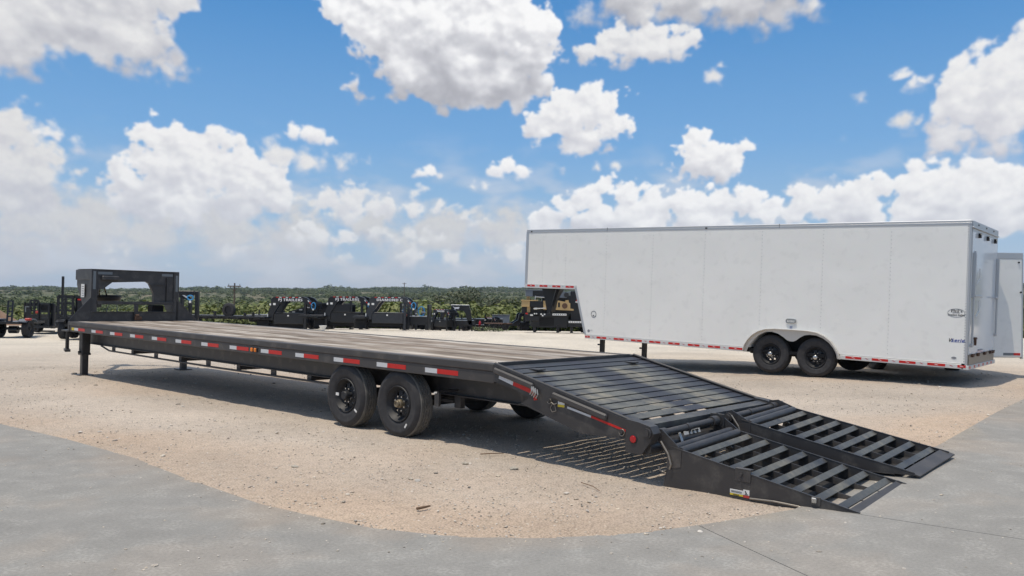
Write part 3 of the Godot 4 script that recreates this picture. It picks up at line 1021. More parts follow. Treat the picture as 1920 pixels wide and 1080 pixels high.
# ---------------------------------------------------------------- wheels
# o: centre of the wheel's outer face; out: unit vector pointing away from the vehicle
func wheel(parent: Node3D, o: Vector3, out: Vector3, hub: String, worn: float, detailed := true) -> Node3D:
	var root := node("wheel", parent)
	var x := out.cross(Vector3.UP).normalized()
	var t := Transform3D(Basis(x, out, x.cross(out)), o)
	var mb := MB.new()
	mb.col = Color(0.050, 0.050, 0.052)
	mb.lathe([Vector2(0.21, -0.21), Vector2(0.26, -0.236), Vector2(0.33, -0.238), Vector2(0.368, -0.226), Vector2(0.385, -0.207)], t, 48, true)
	mb.lathe([Vector2(0.385, -0.028), Vector2(0.372, -0.010), Vector2(0.335, 0.002), Vector2(0.327, 0.0055), Vector2(0.318, 0.002), Vector2(0.27, -0.001), Vector2(0.235, -0.008), Vector2(0.208, -0.03)], t, 48, true)
	var nseg := 96 if detailed else 40
	mb.col = Color(0.040, 0.040, 0.042).lerp(Color(0.215, 0.21, 0.198), worn)
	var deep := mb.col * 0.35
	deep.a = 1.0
	var tread := [[0.385, -0.207, 0], [0.3925, -0.196, 0], [0.3925, -0.163, 1], [0.381, -0.160, 1], [0.381, -0.153, 1], [0.3925, -0.150, 1], [0.3925, -0.124, 1], [0.381, -0.121, 1], [0.381, -0.114, 1], [0.3925, -0.111, 1], [0.3925, -0.085, 1], [0.381, -0.082, 1], [0.381, -0.075, 1], [0.3925, -0.072, 1], [0.3925, -0.039, 0], [0.385, -0.028, 0]]
	var face := mb.col
	for k in nseg:
		var u := TAU * k / nseg
		var w := TAU * (k + 1) / nseg
		var ru := t.basis * Vector3(cos(u), 0, sin(u))
		var rw := t.basis * Vector3(cos(w), 0, sin(w))
		var zu := 0.006 * (1.0 if k % 2 == 0 else -1.0)
		for i in tread.size() - 1:
			var a: Array = tread[i]
			var b: Array = tread[i + 1]
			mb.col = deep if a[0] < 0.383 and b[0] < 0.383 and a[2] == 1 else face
			var ha0: float = a[1] + zu * a[2]
			var ha1: float = a[1] - zu * a[2]
			var hb0: float = b[1] + zu * b[2]
			var hb1: float = b[1] - zu * b[2]
			mb.qo(o + ru * a[0] + out * ha0, o + rw * a[0] + out * ha1, o + rw * b[0] + out * hb1, o + ru * b[0] + out * hb0, ru + rw)
	put("tyre", mb, M.rubber, root)
	var rim := MB.new()
	rim.lathe([Vector2(0.214, -0.030), Vector2(0.211, -0.010), Vector2(0.204, -0.004), Vector2(0.198, -0.010), Vector2(0.194, -0.036), Vector2(0.178, -0.046), Vector2(0.172, -0.075), Vector2(0.160, -0.090)], t, 48, true)
	rim.lathe([Vector2(0.16, -0.20), Vector2(0.172, -0.09)], t, 32, true)
	var rings := [0.160, 0.146, 0.132, 0.118, 0.104, 0.085, 0.055]
	var hs := [-0.090, -0.083, -0.079, -0.076, -0.074, -0.073, -0.070]
	for i in rings.size() - 1:
		for k in 80:
			if i >= 1 and i <= 3 and k % 10 < 4 and (i == 2 or (k % 10 > 0 and k % 10 < 3)):
				continue
			var u := TAU * k / 80.0
			var w := TAU * (k + 1) / 80.0
			var ru := t.basis * Vector3(cos(u), 0, sin(u))
			var rw := t.basis * Vector3(cos(w), 0, sin(w))
			rim.qo(o + ru * rings[i] + out * hs[i], o + rw * rings[i] + out * hs[i], o + rw * rings[i + 1] + out * hs[i + 1], o + ru * rings[i + 1] + out * hs[i + 1], out)
	put("rim", rim, M.rim_black, root)
	var hb := MB.new()
	if hub == "oil":
		hb.lathe([Vector2(0.052, -0.075), Vector2(0.050, -0.020), Vector2(0.042, -0.012), Vector2(0.039, 0.012), Vector2(0.034, 0.018), Vector2(0.030, 0.016), Vector2(0.028, 0.008), Vector2(0.0, 0.008)], t, 20)
		put("hub_cap", hb, M.tan_metal, root)
	elif hub == "black":
		hb.lathe([Vector2(0.060, -0.075), Vector2(0.056, 0.005), Vector2(0.048, 0.020), Vector2(0.0, 0.022)], t, 20)
		put("hub_cap", hb, M.rim_black, root)
	else:
		hb.lathe([Vector2(0.050, -0.075), Vector2(0.048, 0.005), Vector2(0.040, 0.020), Vector2(0.024, 0.026), Vector2(0.0, 0.028)], t, 20, true)
		put("hub_cap", hb, M.chrome, root)
	if detailed:
		for k in 8:
			var a := TAU * (k + 0.5) / 8.0
			var r := t.basis * Vector3(cos(a), 0, sin(a))
			var nut := MB.new()
			nut.tube(o + r * 0.086 + out * -0.073, o + r * 0.086 + out * -0.035, 0.0105, 6)
			put("lug_nut", nut, M.chrome, root)
	return root

func tape(parent: Node3D, s0: float, s1: float, y: float, red: bool, w := -0.002, high := 0.052) -> void:
	var mb := MB.new()
	mb.bx(s0, s1, w, w + 0.003, y - high * 0.5, y + high * 0.5)
	put("reflective_tape", mb, M.tape_red if red else M.tape_white, parent)

# ---------------------------------------------------------------- the long flatbed trailer
func dust_colour(s: float, w: float, f: FastNoiseLite, heavy: float) -> Color:
	var a := f.get_noise_2d(w * 3.0, s * 5.0)
	var b := f.get_noise_2d(w * 14.0 + 40.0, s * 9.0)
	var track := smoothstep(0.10, 0.30, w) * (1.0 - smoothstep(0.95, 1.12, w)) + smoothstep(1.40, 1.58, w) * (1.0 - smoothstep(2.10, 2.32, w)) * 0.9
	var k := clampf(track * (0.72 + a * 1.3) + b * 0.35 * (0.3 + track), 0.0, 1.0) * heavy
	var spot := smoothstep(0.12, 0.3, f.get_noise_2d(w * 2.2 + 90.0, s * 2.6)) * track * heavy
	var q := Color(0.028, 0.031, 0.040).lerp(Color(0.185, 0.182, 0.150), k * 0.9)
	return q.lerp(Color(0.34, 0.30, 0.215), clampf(spot * (0.6 + b), 0.0, 0.8))

# a bar running across the trailer with colours that change along it
func worn_bar(mb: MB, outline: Array, w0: float, w1: float, seg: int, f: Callable) -> void:
	for k in seg:
		var a := lerpf(w0, w1, float(k) / seg)
		var b := lerpf(w0, w1, float(k + 1) / seg)
		for i in outline.size():
			var p: Vector2 = outline[i]
			var q: Vector2 = outline[(i + 1) % outline.size()]
			var before := mb.c.size()
			mb.qo(P(p.x, a, p.y), P(p.x, b, p.y), P(q.x, b, q.y), P(q.x, a, q.y), Vector3(0, p.x - q.x, p.y - q.y))
			for j in range(before, mb.c.size()):
				mb.c[j] = f.call(-mb.v[j].z, mb.v[j].x)
	for e in [w0, w1]:
		mb.col = f.call(outline[0].x, e)
		var ids := Geometry2D.triangulate_polygon(PackedVector2Array(outline))
		for i in range(0, ids.size(), 3):
			var o := []
			for k in 3:
				o.append(P(outline[ids[i + k]].x, e, outline[ids[i + k]].y))
			mb.tri_o(o[0], o[1], o[2], Vector3(-1 if e == w0 else 1, 0, 0))

func make_flatbed() -> void:
	var org := Vector3(-0.1867, -0.0228, -8.4482)
	var T := node("flatbed_trailer", self, rootat(org, 0.833, 0.011))
	tag(T, "long charcoal gooseneck flatbed trailer with weathered plank deck and two ramps lowered", "trailer")
	var L := 11.66
	var W := 2.59
	# deck boards
	rng.seed = 12
	var nb := 17
	var pitch := (W - 0.21) / nb
	for i in nb:
		var cut := 5.2 + (i % 3) * 0.9
		for half in 2:
			var mb := MB.new()
			var lift := rng.randf_range(-0.003, 0.004)
			var a := 0.035 if half == 0 else cut + 0.004
			var b := cut if half == 0 else L - 0.03
			mb.bx(a, b, 0.105 + pitch * i + 0.0035, 0.105 + pitch * (i + 1) - 0.0035, 0.925, 0.966 + lift, 0.004)
			put("plank", mb, M["wood%d" % (rng.randi() % 4)], T)
	# side rails with their tape
	for side in 2:
		var e0 := 0.0 if side == 0 else W - 0.1
		var mb := MB.new()
		mb.bx(0.0, L, e0, e0 + 0.1, 0.887, 0.971, 0.010)
		if side == 0:
			mb.bx(0.0, L, e0 + 0.012, e0 + 0.1, 0.768, 0.887, 0.005)
		else:
			mb.bx(0.0, L, e0, e0 + 0.088, 0.768, 0.887, 0.005)
		var rail := put("side_rail", mb, M.paint_worn, T)
		if side == 0:
			var s := 11.393
			for k in 13:
				tape(rail, s - 0.197, s, 0.826, false, 0.0095)
				tape(rail, s - 0.53, s - 0.197, 0.826, true, 0.0095)
				s -= 0.861
			var y := MB.new()
			y.bx(11.40, 11.53, 0.0095, 0.0125, 0.80, 0.852)
			put("yellow_label", y, M.yellow, rail)
			var lamp := MB.new()
			lamp.bx(4.585, 4.765, -0.004, 0.014, 0.795, 0.862, 0.004)
			put("lamp_base", lamp, M.ink, rail)
			for q in [[4.60, 4.655], [4.69, 4.75]]:
				var ln := MB.new()
				ln.bx(q[0], q[1], -0.018, 0.0, 0.802, 0.856, 0.008)
				put("marker_lamp", ln, M.amber, rail)
	var ends := MB.new()
	ends.bx(L - 0.03, L + 0.05, 0.0, W, 0.768, 0.968, 0.006)
	ends.bx(0.0, 0.034, 0.1, W - 0.1, 0.90, 0.980, 0.004)
	put("deck_edge_trim", ends, M.paint_worn, T)
	# main beams, cross members, truss rods
	for side in 2:
		var w := 0.36 if side == 0 else W - 0.48
		var mb := MB.new()
		mb.plate_sy([Vector2(-0.75, 0.60), Vector2(-0.30, 0.53), Vector2(L, 0.53), Vector2(L, 0.90), Vector2(0.02, 0.90), Vector2(-0.05, 0.84), Vector2(-0.75, 0.68)], w + 0.05, w + 0.066)
		mb.bx(-0.3, L, w, w + 0.12, 0.516, 0.531, 0.003)
		mb.bx(-0.3, L, w, w + 0.12, 0.90, 0.915)
		put("main_beam", mb, M.paint, T)
		var rod := MB.new()
		var wr := 0.32 if side == 0 else W - 0.32
		rod.pipe([P(10.85, wr, 0.52), P(10.46, wr, 0.447), P(6.45, wr, 0.437), P(3.3, wr, 0.452), P(2.95, wr, 0.51)], 0.016, 8)
		put("truss_rod", rod, M.paint, T)
		for s in [10.42, 8.60, 6.71, 4.77]:
			var st := MB.new()
			st.bx(s - 0.07, s + 0.07, w + 0.02, w + 0.03, 0.44, 0.517)
			put("rod_bracket", st, M.paint, T)
	for s in [9.55, 7.66, 5.75, 3.85]:
		var cm := MB.new()
		cm.bx(s - 0.05, s + 0.05, 0.37, W - 0.37, 0.445, 0.515, 0.004)
		put("lower_cross_member", cm, M.paint, T)
	for i in 15:
		var cm := MB.new()
		var s := 0.35 + i * 0.79
		cm.bx(s - 0.035, s + 0.035, 0.1, W - 0.1, 0.84, 0.924)
		put("cross_member", cm, M.paint, T)
	# running gear
	for s in [1.572, 2.586]:
		for side in 2:
			var out := Vector3.LEFT if side == 0 else Vector3.RIGHT
			var o := P(s, 0.045 if side == 0 else W - 0.045, 0.388)
			var wh := wheel(T, o, out, "oil" if s < 2.0 else "black", 1.0 if s < 2.0 else 0.85)
			if side == 0:
				var st := MB.new()
				var a := -0.95 if s < 2.0 else 3.75
				st.box(Transform3D(Basis(Vector3.RIGHT, a), o + Vector3(-0.007, sin(a) * 0.29, -cos(a) * 0.29 * (1.0 if s > 2.0 else -1.0))), Vector3(0.004, 0.022, 0.055))
				put("sticker", st, M.sticker, wh)
				if s > 2.0:
					var tg := MB.new()
					tg.box(Transform3D(Basis(), o + Vector3(-0.045, 0.012, -0.088)), Vector3(0.006, 0.035, 0.06))
					put("tag", tg, M.sticker, wh)
		var ax := MB.new()
		ax.tube(P(s, 0.28, 0.388), P(s, W - 0.28, 0.388), 0.065, 14)
		put("axle", ax, M.paint, T)
	for side in 2:
		var w := 0.39 if side == 0 else W - 0.46
		var hg := MB.new()
		for s in [0.92, 2.08, 3.24]:
			hg.bx(s - 0.05, s + 0.05, w, w + 0.07, 0.38, 0.53)
		hg.bx(1.0, 2.0, w + 0.01, w + 0.06, 0.43, 0.46)
		hg.bx(2.16, 3.16, w + 0.01, w + 0.06, 0.43, 0.46)
		put("spring_hanger", hg, M.paint, T)
	var ml := MB.new()
	ml.bx(0.88, 0.95, 0.06, 0.09, 0.43, 0.60)
	ml.bx(0.88, 0.95, 0.06, 0.36, 0.58, 0.60)
	put("mudguard_bracket", ml, M.paint, T)
	var mt := MB.new()
	mt.tube(P(0.92, 0.03, 0.578), P(0.92, 0.06, 0.578), 0.012, 8)
	put("reflector", mt, M.sticker, T)
	# landing jacks
	for side in 2:
		var w := 0.27 if side == 0 else W - 0.27
		var yb := -0.105 + (0.0 if side == 0 else 0.012)
		var mb := MB.new()
		mb.bx(11.46, 11.63, w - 0.08, w + 0.08, 0.30, 0.91, 0.012)
		mb.bx(11.45, 11.64, w - 0.09, w + 0.09, 0.30, 0.34, 0.006)
		mb.bx(11.485, 11.605, w - 0.06, w + 0.06, yb + 0.01, 0.31, 0.008)
		mb.tube(P(11.545, w - 0.12, 0.36), P(11.545, w - 0.02, 0.36), 0.022, 8)
		var j := put("landing_jack", mb, M.paint, T)
		var ft := MB.new()
		ft.bx(11.40, 11.69, w - 0.14, w + 0.14, yb, yb + 0.016, 0.004)
		put("foot_plate", ft, M.paint, j)
	# step hanging at the front corner
	var stp := MB.new()
	stp.bar(P(12.02, 0.10, 0.78), P(12.02, 0.10, 0.40), 0.05, 0.012, Vector3.FORWARD)
	stp.bar(P(11.74, 0.02, 0.78), P(11.74, 0.02, 0.40), 0.05, 0.012, Vector3.FORWARD)
	stp.box(Transform3D(Basis(Vector3.UP, -0.28), P(11.88, 0.06, 0.385)), Vector3(0.10, 0.05, 0.42), 0.004)
	stp.bx(11.68, 12.05, 0.0, 0.14, 0.76, 0.79)
	put("step", stp, M.paint, T)
	# headboard and gooseneck
	var hb := MB.new()
	hb.plate_wy([Vector2(-0.02, 0.972), Vector2(0.385, 1.43), Vector2(0.385, 0.972)], 11.60, 11.615)
	hb.plate_wy([Vector2(W + 0.02, 0.972), Vector2(2.15, 1.43), Vector2(2.15, 0.972)], 11.60, 11.615)
	hb.bar(P(11.60, -0.02, 0.980), P(11.60, 0.385, 1.437), 0.03, 0.012, Vector3.FORWARD)
	hb.bar(P(11.60, W + 0.02, 0.980), P(11.60, 2.15, 1.437), 0.03, 0.012, Vector3.FORWARD)
	put("gusset", hb, M.paint, T)
	var lp := MB.new()
	lp.bx(11.595, 11.61, 0.385, 2.15, 0.972, 1.168, 0.004)
	lp.bx(11.57, 11.61, 0.385, 2.15, 1.150, 1.168, 0.003)
	put("headboard_plate", lp, M.paint, T)
	var cb := MB.new()
	cb.bx(11.57, 11.62, 0.50, 2.06, 1.312, 1.378, 0.006)
	cb.bx(11.56, 11.60, 1.24, 1.32, 0.972, 1.312, 0.004)
	put("headboard_bar", cb, M.paint, T)
	var wn := MB.new()
	wn.bx(11.50, 11.60, 1.24, 1.38, 0.99, 1.06, 0.01)
	wn.tube(P(11.53, 1.25, 1.08), P(11.53, 1.32, 1.08), 0.035, 12)
	put("ratchet_winch", wn, M.rust, T)
	for side in 2:
		var w0 := 0.385 if side == 0 else W - 0.385 - 0.12
		var w1 := w0 + 0.12
		var mb := MB.new()
		mb.bx(11.60, 11.70, w0, w1, 0.90, 2.02, 0.006)
		# arm running forward and drawing in to the coupler
		var inner := 1 if side == 0 else -1
		var wi: float = w0 + 0.06
		mb.bar(P(11.68, wi, 1.91), P(12.45, wi, 1.91), 0.12, 0.21, Vector3.UP, 0.006)
		mb.bar(P(12.40, wi, 1.93), P(13.75, 1.295 - 0.10 * inner, 1.95), 0.10, 0.16, Vector3.UP, 0.006)
		mb.plate_sy([Vector2(11.68, 0.90), Vector2(12.10, 1.30), Vector2(12.42, 1.70), Vector2(12.42, 2.0), Vector2(11.68, 2.0)], w0 + 0.02, w1 - 0.02)
		put("gooseneck_arm", mb, M.paint, T)
	var tb := MB.new()
	tb.plate_wy([Vector2(0.505, 2.018), Vector2(0.505, 1.62), Vector2(0.62, 1.62), Vector2(0.80, 1.765), Vector2(1.49, 1.800), Vector2(1.56, 1.76), Vector2(1.66, 1.55), Vector2(1.66, 1.378), Vector2(2.09, 1.378), Vector2(2.09, 2.018)], 11.625, 11.70)
	tb.bx(11.60, 12.35, 0.385, 2.205, 2.018, 2.030, 0.003)
	put("gooseneck_head", tb, M.paint, T)
	var rib := MB.new()
	rib.bx(11.595, 11.626, 1.93, 1.955, 1.38, 1.90)
	put("head_stiffener", rib, M.paint, T)
	var rib2 := MB.new()
	rib2.bx(11.600, 11.626, 1.55, 1.93, 1.735, 1.748)
	put("head_stiffener", rib2, M.paint, T)
	var rib3 := MB.new()
	rib3.bx(11.55, 11.62, 0.58, 0.92, 1.80, 1.90, 0.02)
	put("jack_crank_box", rib3, M.paint, T)
	for q in [[0.415, 0.468, 1.62, 1.985], [0.515, 0.80, 1.925, 1.978], [2.125, 2.175, 1.60, 1.95], [1.83, 2.07, 1.925, 1.978]]:
		var sv := MB.new()
		var at: float = 11.596 if q[0] < 0.5 or q[0] > 2.1 else 11.621
		sv.bx(at, at + 0.003, q[0], q[1], q[2], q[3])
		put("reflective_tape", sv, M.tape_silver, T)
	var cp := MB.new()
	cp.bar(P(13.45, 1.295, 1.94), P(13.95, 1.295, 1.94), 0.30, 0.16, Vector3.UP, 0.01)
	cp.tube(P(13.75, 1.295, 1.93), P(13.75, 1.295, 1.28), 0.062, 16)
	cp.bx(13.65, 13.86, 1.2, 1.39, 1.20, 1.36, 0.01)
	put("coupler", cp, M.paint, T)
	# spare tyre carried flat in the neck, seen through the headboard
	var sp := MB.new()
	sp.lathe([Vector2(0.0, 0.0), Vector2(0.16, 0.0), Vector2(0.27, 0.05), Vector2(0.30, 0.12), Vector2(0.27, 0.16), Vector2(0.0, 0.16)], Transform3D(Basis(), P(12.25, 0.93, 1.34)), 24, true)
	put("spare_bowl", sp, M.rim_black, T)
	for k in 2:
		var ch := MB.new()
		var p := P(11.80, 0.62 + k * 0.03, 1.86)
		var q := P(12.1, 0.74 + k * 0.16, 1.44)
		for i in 14:
			var m := p.lerp(q, (i + 0.5) / 14.0)
			var dir := (q - p).normalized()
			var sidev := dir.cross(Vector3.UP).normalized()
			ch.bar(m - dir * 0.022, m + dir * 0.022, 0.030 if i % 2 == 0 else 0.012, 0.012 if i % 2 == 0 else 0.030, sidev)
		put("safety_chain", ch, M.chain, T)
	var placard := MB.new()
	placard.bx(11.95, 12.12, 0.380, 0.3845, 1.45, 1.72)
	put("placard", placard, M.sticker, T)
	for k in 5:
		var pl := MB.new()
		pl.bx(11.97, 12.08, 0.3785, 0.381, 1.48 + k * 0.045, 1.495 + k * 0.045)
		put("print_line", pl, M.ink_grey, T)
	var bat := MB.new()
	bat.bx(11.75, 12.0, 1.70, 1.95, 1.00, 1.30, 0.02)
	put("battery_box", bat, M.hole, T)
	var hose := MB.new()
	hose.pipe([P(11.75, 0.80, 1.3), P(11.78, 0.77, 1.22), P(11.78, 0.77, 1.10), P(11.75, 0.80, 1.0)], 0.008, 6)
	hose.pipe([P(11.75, 0.95, 1.3), P(11.78, 0.98, 1.22), P(11.78, 0.98, 1.10), P(11.75, 0.96, 1.0)], 0.008, 6)
	put("wiring_loop", hose, M.ink_grey, T)
	make_dovetail(T, W)
	make_ramp(T, 0.10, 1.19, 0.0, "plates")
	make_ramp(T, 1.40, 2.47, 0.108, "")

func make_dovetail(T: Node3D, W: float) -> void:
	var slope := func(s: float) -> float: return 0.965 + s * 0.2275
	for side in 2:
		var w0 := 0.0 if side == 0 else W - 0.014
		var mb := MB.new()
		mb.plate_sy([Vector2(-0.0, 0.965), Vector2(-1.80, 0.555), Vector2(-1.80, 0.44), Vector2(-1.69, 0.423), Vector2(-1.15, 0.411), Vector2(-0.40, 0.606), Vector2(-0.50, 0.67), Vector2(-0.30, 0.735), Vector2(0.0, 0.79)], w0, w0 + 0.014)
		var dirv := Vector2(-1.82, -0.414).normalized()
		var a := Vector2(0.0, 0.968)
		var b := Vector2(-1.82, 0.554)
		var wi := 0.025 if side == 0 else W - 0.025
		mb.tube(P(a.x, wi, a.y), P(b.x, wi, b.y), 0.017, 10)
		# bottom flange
		mb.bar(P(-0.40, wi, 0.606), P(-1.15, wi, 0.409), 0.06, 0.010)
		mb.bar(P(-1.15, wi, 0.409), P(-1.69, wi, 0.421), 0.06, 0.010)
		put("dovetail_side", mb, M.paint, T)
		if side == 0:
			for seg in [[-0.02, -0.56], [-0.80, -1.45]]:
				var rb := MB.new()
				var p := P(seg[0], -0.016, slope.call(seg[0]) - 0.052)
				var q := P(seg[1], -0.016, slope.call(seg[1]) - 0.052)
				rb.bar(p, q, 0.034, 0.062, Vector3.UP, 0.014)
				put("rub_bar", rb, M.paint_worn, T)
			for seg in [[-0.088, -0.281, false, 0.852, 0.800, 0.056], [-0.283, -0.585, true, 0.800, 0.728, 0.056], [-0.98, -1.26, false, 0.628, 0.573, 0.020], [-1.262, -1.66, true, 0.573, 0.487, 0.020]]:
				var tp := MB.new()
				tp.bar(P(seg[0], -0.002, seg[3]), P(seg[1], -0.002, seg[4]), 0.004, seg[5])
				put("reflective_tape", tp, M.tape_red if seg[2] else M.tape_white, T)
			var fold := MB.new()
			fold.bar(P(-0.565, -0.002, 0.735), P(-0.582, -0.003, 0.655), 0.004, 0.04, Vector3.FORWARD)
			put("reflective_tape", fold, M.tape_red, T)
			var lb := MB.new()
			lb.bx(-0.945, -0.865, -0.003, 0.0, 0.622, 0.700)
			var lbl := put("warning_label", lb, M.sticker, T)
			var lb2 := MB.new()
			lb2.bx(-0.945, -0.865, -0.005, -0.003, 0.622, 0.645)
			put("yellow_band", lb2, M.yellow, lbl)
			var lb3 := MB.new()
			lb3.plate_sy([Vector2(-0.925, 0.665), Vector2(-0.94, 0.69), Vector2(-0.925, 0.695), Vector2(-0.915, 0.672)], -0.005, -0.003)
			lb3.bx(-0.900, -0.873, -0.005, -0.003, 0.682, 0.686)
			lb3.bx(-0.903, -0.873, -0.005, -0.003, 0.670, 0.673)
			put("print", lb3, M.ink, lbl)
			for q in [[-0.765, 0.665, 0.024, 0.006], [-1.615, 0.472, 0.028, 0.009]]:
				var tr := MB.new()
				var c := P(q[0], -0.014, q[1])
				for k in 14:
					var u := TAU * k / 14.0
					var w := TAU * (k + 1) / 14.0
					tr.tube(c + Vector3(0, sin(u), cos(u)) * q[2], c + Vector3(0, sin(w), cos(w)) * q[2], q[3] * 0.6, 6)
				put("ring", tr, M.steel, T)
				var pin := MB.new()
				pin.tube(P(q[0], -0.03, q[1] + 0.01), P(q[0], 0.0, q[1] + 0.01), q[2] * 0.75, 12)
				put("pin_head", pin, M.paint, T)
			var ch := MB.new()
			ch.pipe([P(-0.79, -0.012, 0.655), P(-0.83, -0.02, 0.64), P(-0.86, -0.012, 0.655)], 0.006, 6)
			ch.pipe([P(-0.83, -0.008, 0.635), P(-0.85, -0.01, 0.58), P(-0.80, -0.01, 0.565), P(-0.775, -0.008, 0.60), P(-0.80, -0.01, 0.64)], 0.003, 5)
			put("linch_pin", ch, M.steel, T)
			var ch2 := MB.new()
			for i in 7:
				var m := P(-0.545 - 0.012 * i + 0.02 * (i % 2), -0.022, 0.80 - 0.006 * i)
				ch2.pipe([m, m + Vector3(-0.012, -0.05, 0.02), m + Vector3(-0.006, -0.085, -0.008)], 0.0065, 6)
			put("chain_bundle", ch2, M.galvanised, T)
	# cleats
	var f := noise(51, 0.5, 3)
	for i in 12:
		var s0 := -0.085 - i * 0.1370
		var y0: float = slope.call(s0) - 0.004
		var heavy := 0.10 if i < 2 else 1.0
		var mb := MB.new()
		# angle iron, one leg flat and one turned down
		worn_bar(mb, [Vector2(s0 + 0.060, y0 + 0.003), Vector2(s0 - 0.063, y0 - 0.020), Vector2(s0 - 0.063, y0 - 0.028), Vector2(s0 + 0.050, y0 - 0.009), Vector2(s0 + 0.046, y0 - 0.055), Vector2(s0 + 0.054, y0 - 0.055)], 0.045, W - 0.045, 48, func(s: float, w: float) -> Color: return dust_colour(s, w, f, heavy))
		put("slat", mb, M.slat, T)
	for w in [0.42, 0.86, 1.30, 1.74, 2.18]:
		var mb := MB.new()
		mb.bar(P(-0.02, w, slope.call(-0.02) - 0.075), P(-1.76, w, slope.call(-1.76) - 0.075), 0.012, 0.07)
		put("dovetail_stringer", mb, M.paint_worn, T)
	var hdr := MB.new()
	worn_bar(hdr, [Vector2(-1.725, 0.576), Vector2(-1.835, 0.556), Vector2(-1.835, 0.50), Vector2(-1.825, 0.50), Vector2(-1.725, 0.560)], 0.015, W - 0.015, 30, func(s: float, w: float) -> Color: return Color(0.10, 0.097, 0.092).lerp(dust_colour(s, w, f, 0.9), 0.5))
	put("end_plate", hdr, M.slat, T)
	var bk := MB.new()
	bk.bx(-1.80, -1.72, 0.1, W - 0.1, 0.33, 0.52, 0.006)
	bk.tube(P(-1.84, 0.02, 0.36), P(-1.84, W - 0.02, 0.36), 0.065, 20)
	put("rear_cross_tube", bk, M.paint, T)
	# tail lamp boxes
	for side in 2:
		var w0 := -0.022 if side == 0 else W - 0.10
		var mb := MB.new()
		mb.plate_sy([Vector2(-1.66, 0.305), Vector2(-1.66, 0.60), Vector2(-1.80, 0.585), Vector2(-1.915, 0.56), Vector2(-1.95, 0.50), Vector2(-1.92, 0.43), Vector2(-1.83, 0.305)], w0, w0 + 0.12)
		var bx := put("lamp_box", mb, M.paint, T)
		if side == 0:
			var ln := MB.new()
			ln.lathe([Vector2(0.040, 0.0), Vector2(0.040, 0.006), Vector2(0.034, 0.008)], Transform3D(Basis(Vector3.UP, Vector3.LEFT, Vector3.FORWARD), P(-1.745, w0, 0.432)), 24)
			put("grommet", ln, M.ink, bx)
			var l2 := MB.new()
			l2.lathe([Vector2(0.034, 0.004), Vector2(0.030, 0.012), Vector2(0.0, 0.015)], Transform3D(Basis(Vector3.UP, Vector3.LEFT, Vector3.FORWARD), P(-1.745, w0, 0.432)), 24, true)
			put("tail_lamp", l2, M.red_lens, bx)
			var hg := MB.new()
			hg.tube(P(-1.89, w0 - 0.02, 0.50), P(-1.89, w0 + 0.02, 0.50), 0.045, 20)
			hg.tube(P(-1.89, w0 - 0.03, 0.50), P(-1.89, w0, 0.50), 0.028, 16)
			put("hinge_boss", hg, M.paint, bx)
	# the hinge bar and its sleeves
	for q in [[0.10, 1.18, 0.495, 0.520], [1.36, 2.50, 0.520, 0.545]]:
		var hn := MB.new()
		hn.tube(P(-1.92, q[0], q[2] - 0.01), P(-1.92, q[1], q[3] - 0.01), 0.031, 18)
		put("hinge_bar", hn, M.paint_worn, T)
		for e in [[q[0] + 0.02, 0.09, 0.046], [q[0] + 0.48, 0.05, 0.037], [q[1] - 0.13, 0.10, 0.046], [q[1] - 0.01, 0.025, 0.062]]:
			var sl := MB.new()
			var y: float = lerpf(q[2], q[3], (e[0] - q[0]) / (q[1] - q[0])) - 0.01
			sl.tube(P(-1.92, e[0], y), P(-1.92, e[0] + e[1], y), e[2], 20)
			put("hinge_sleeve", sl, M.paint_worn if e[2] < 0.05 else M.paint, T)
		var mb := MB.new()
		mb.bx(-1.99, -1.84, q[1] - 0.005, q[1] + 0.012, 0.36, q[3] + 0.05, 0.004)
		put("hinge_plate", mb, M.paint, T)
	# number plate and lamp below the bar
	var np := MB.new()
	np.box(Transform3D(Basis(Vector3.RIGHT, -0.35), P(-1.88, 0.78, 0.400)), Vector3(0.30, 0.15, 0.004))
	var plate := put("number_plate", np, M.sticker, T)
	lettering("F5T", 0.085, M.ink, plate, Transform3D(Basis(Vector3.RIGHT, -0.35), P(-1.884, 0.80, 0.405)), true, "Droid Sans", 1.0)
	var wl := MB.new()
	wl.box(Transform3D(Basis(Vector3.RIGHT, -0.4), P(-1.90, 0.52, 0.42)), Vector3(0.035, 0.12, 0.006))
	put("document_tube", wl, M.sticker, T)

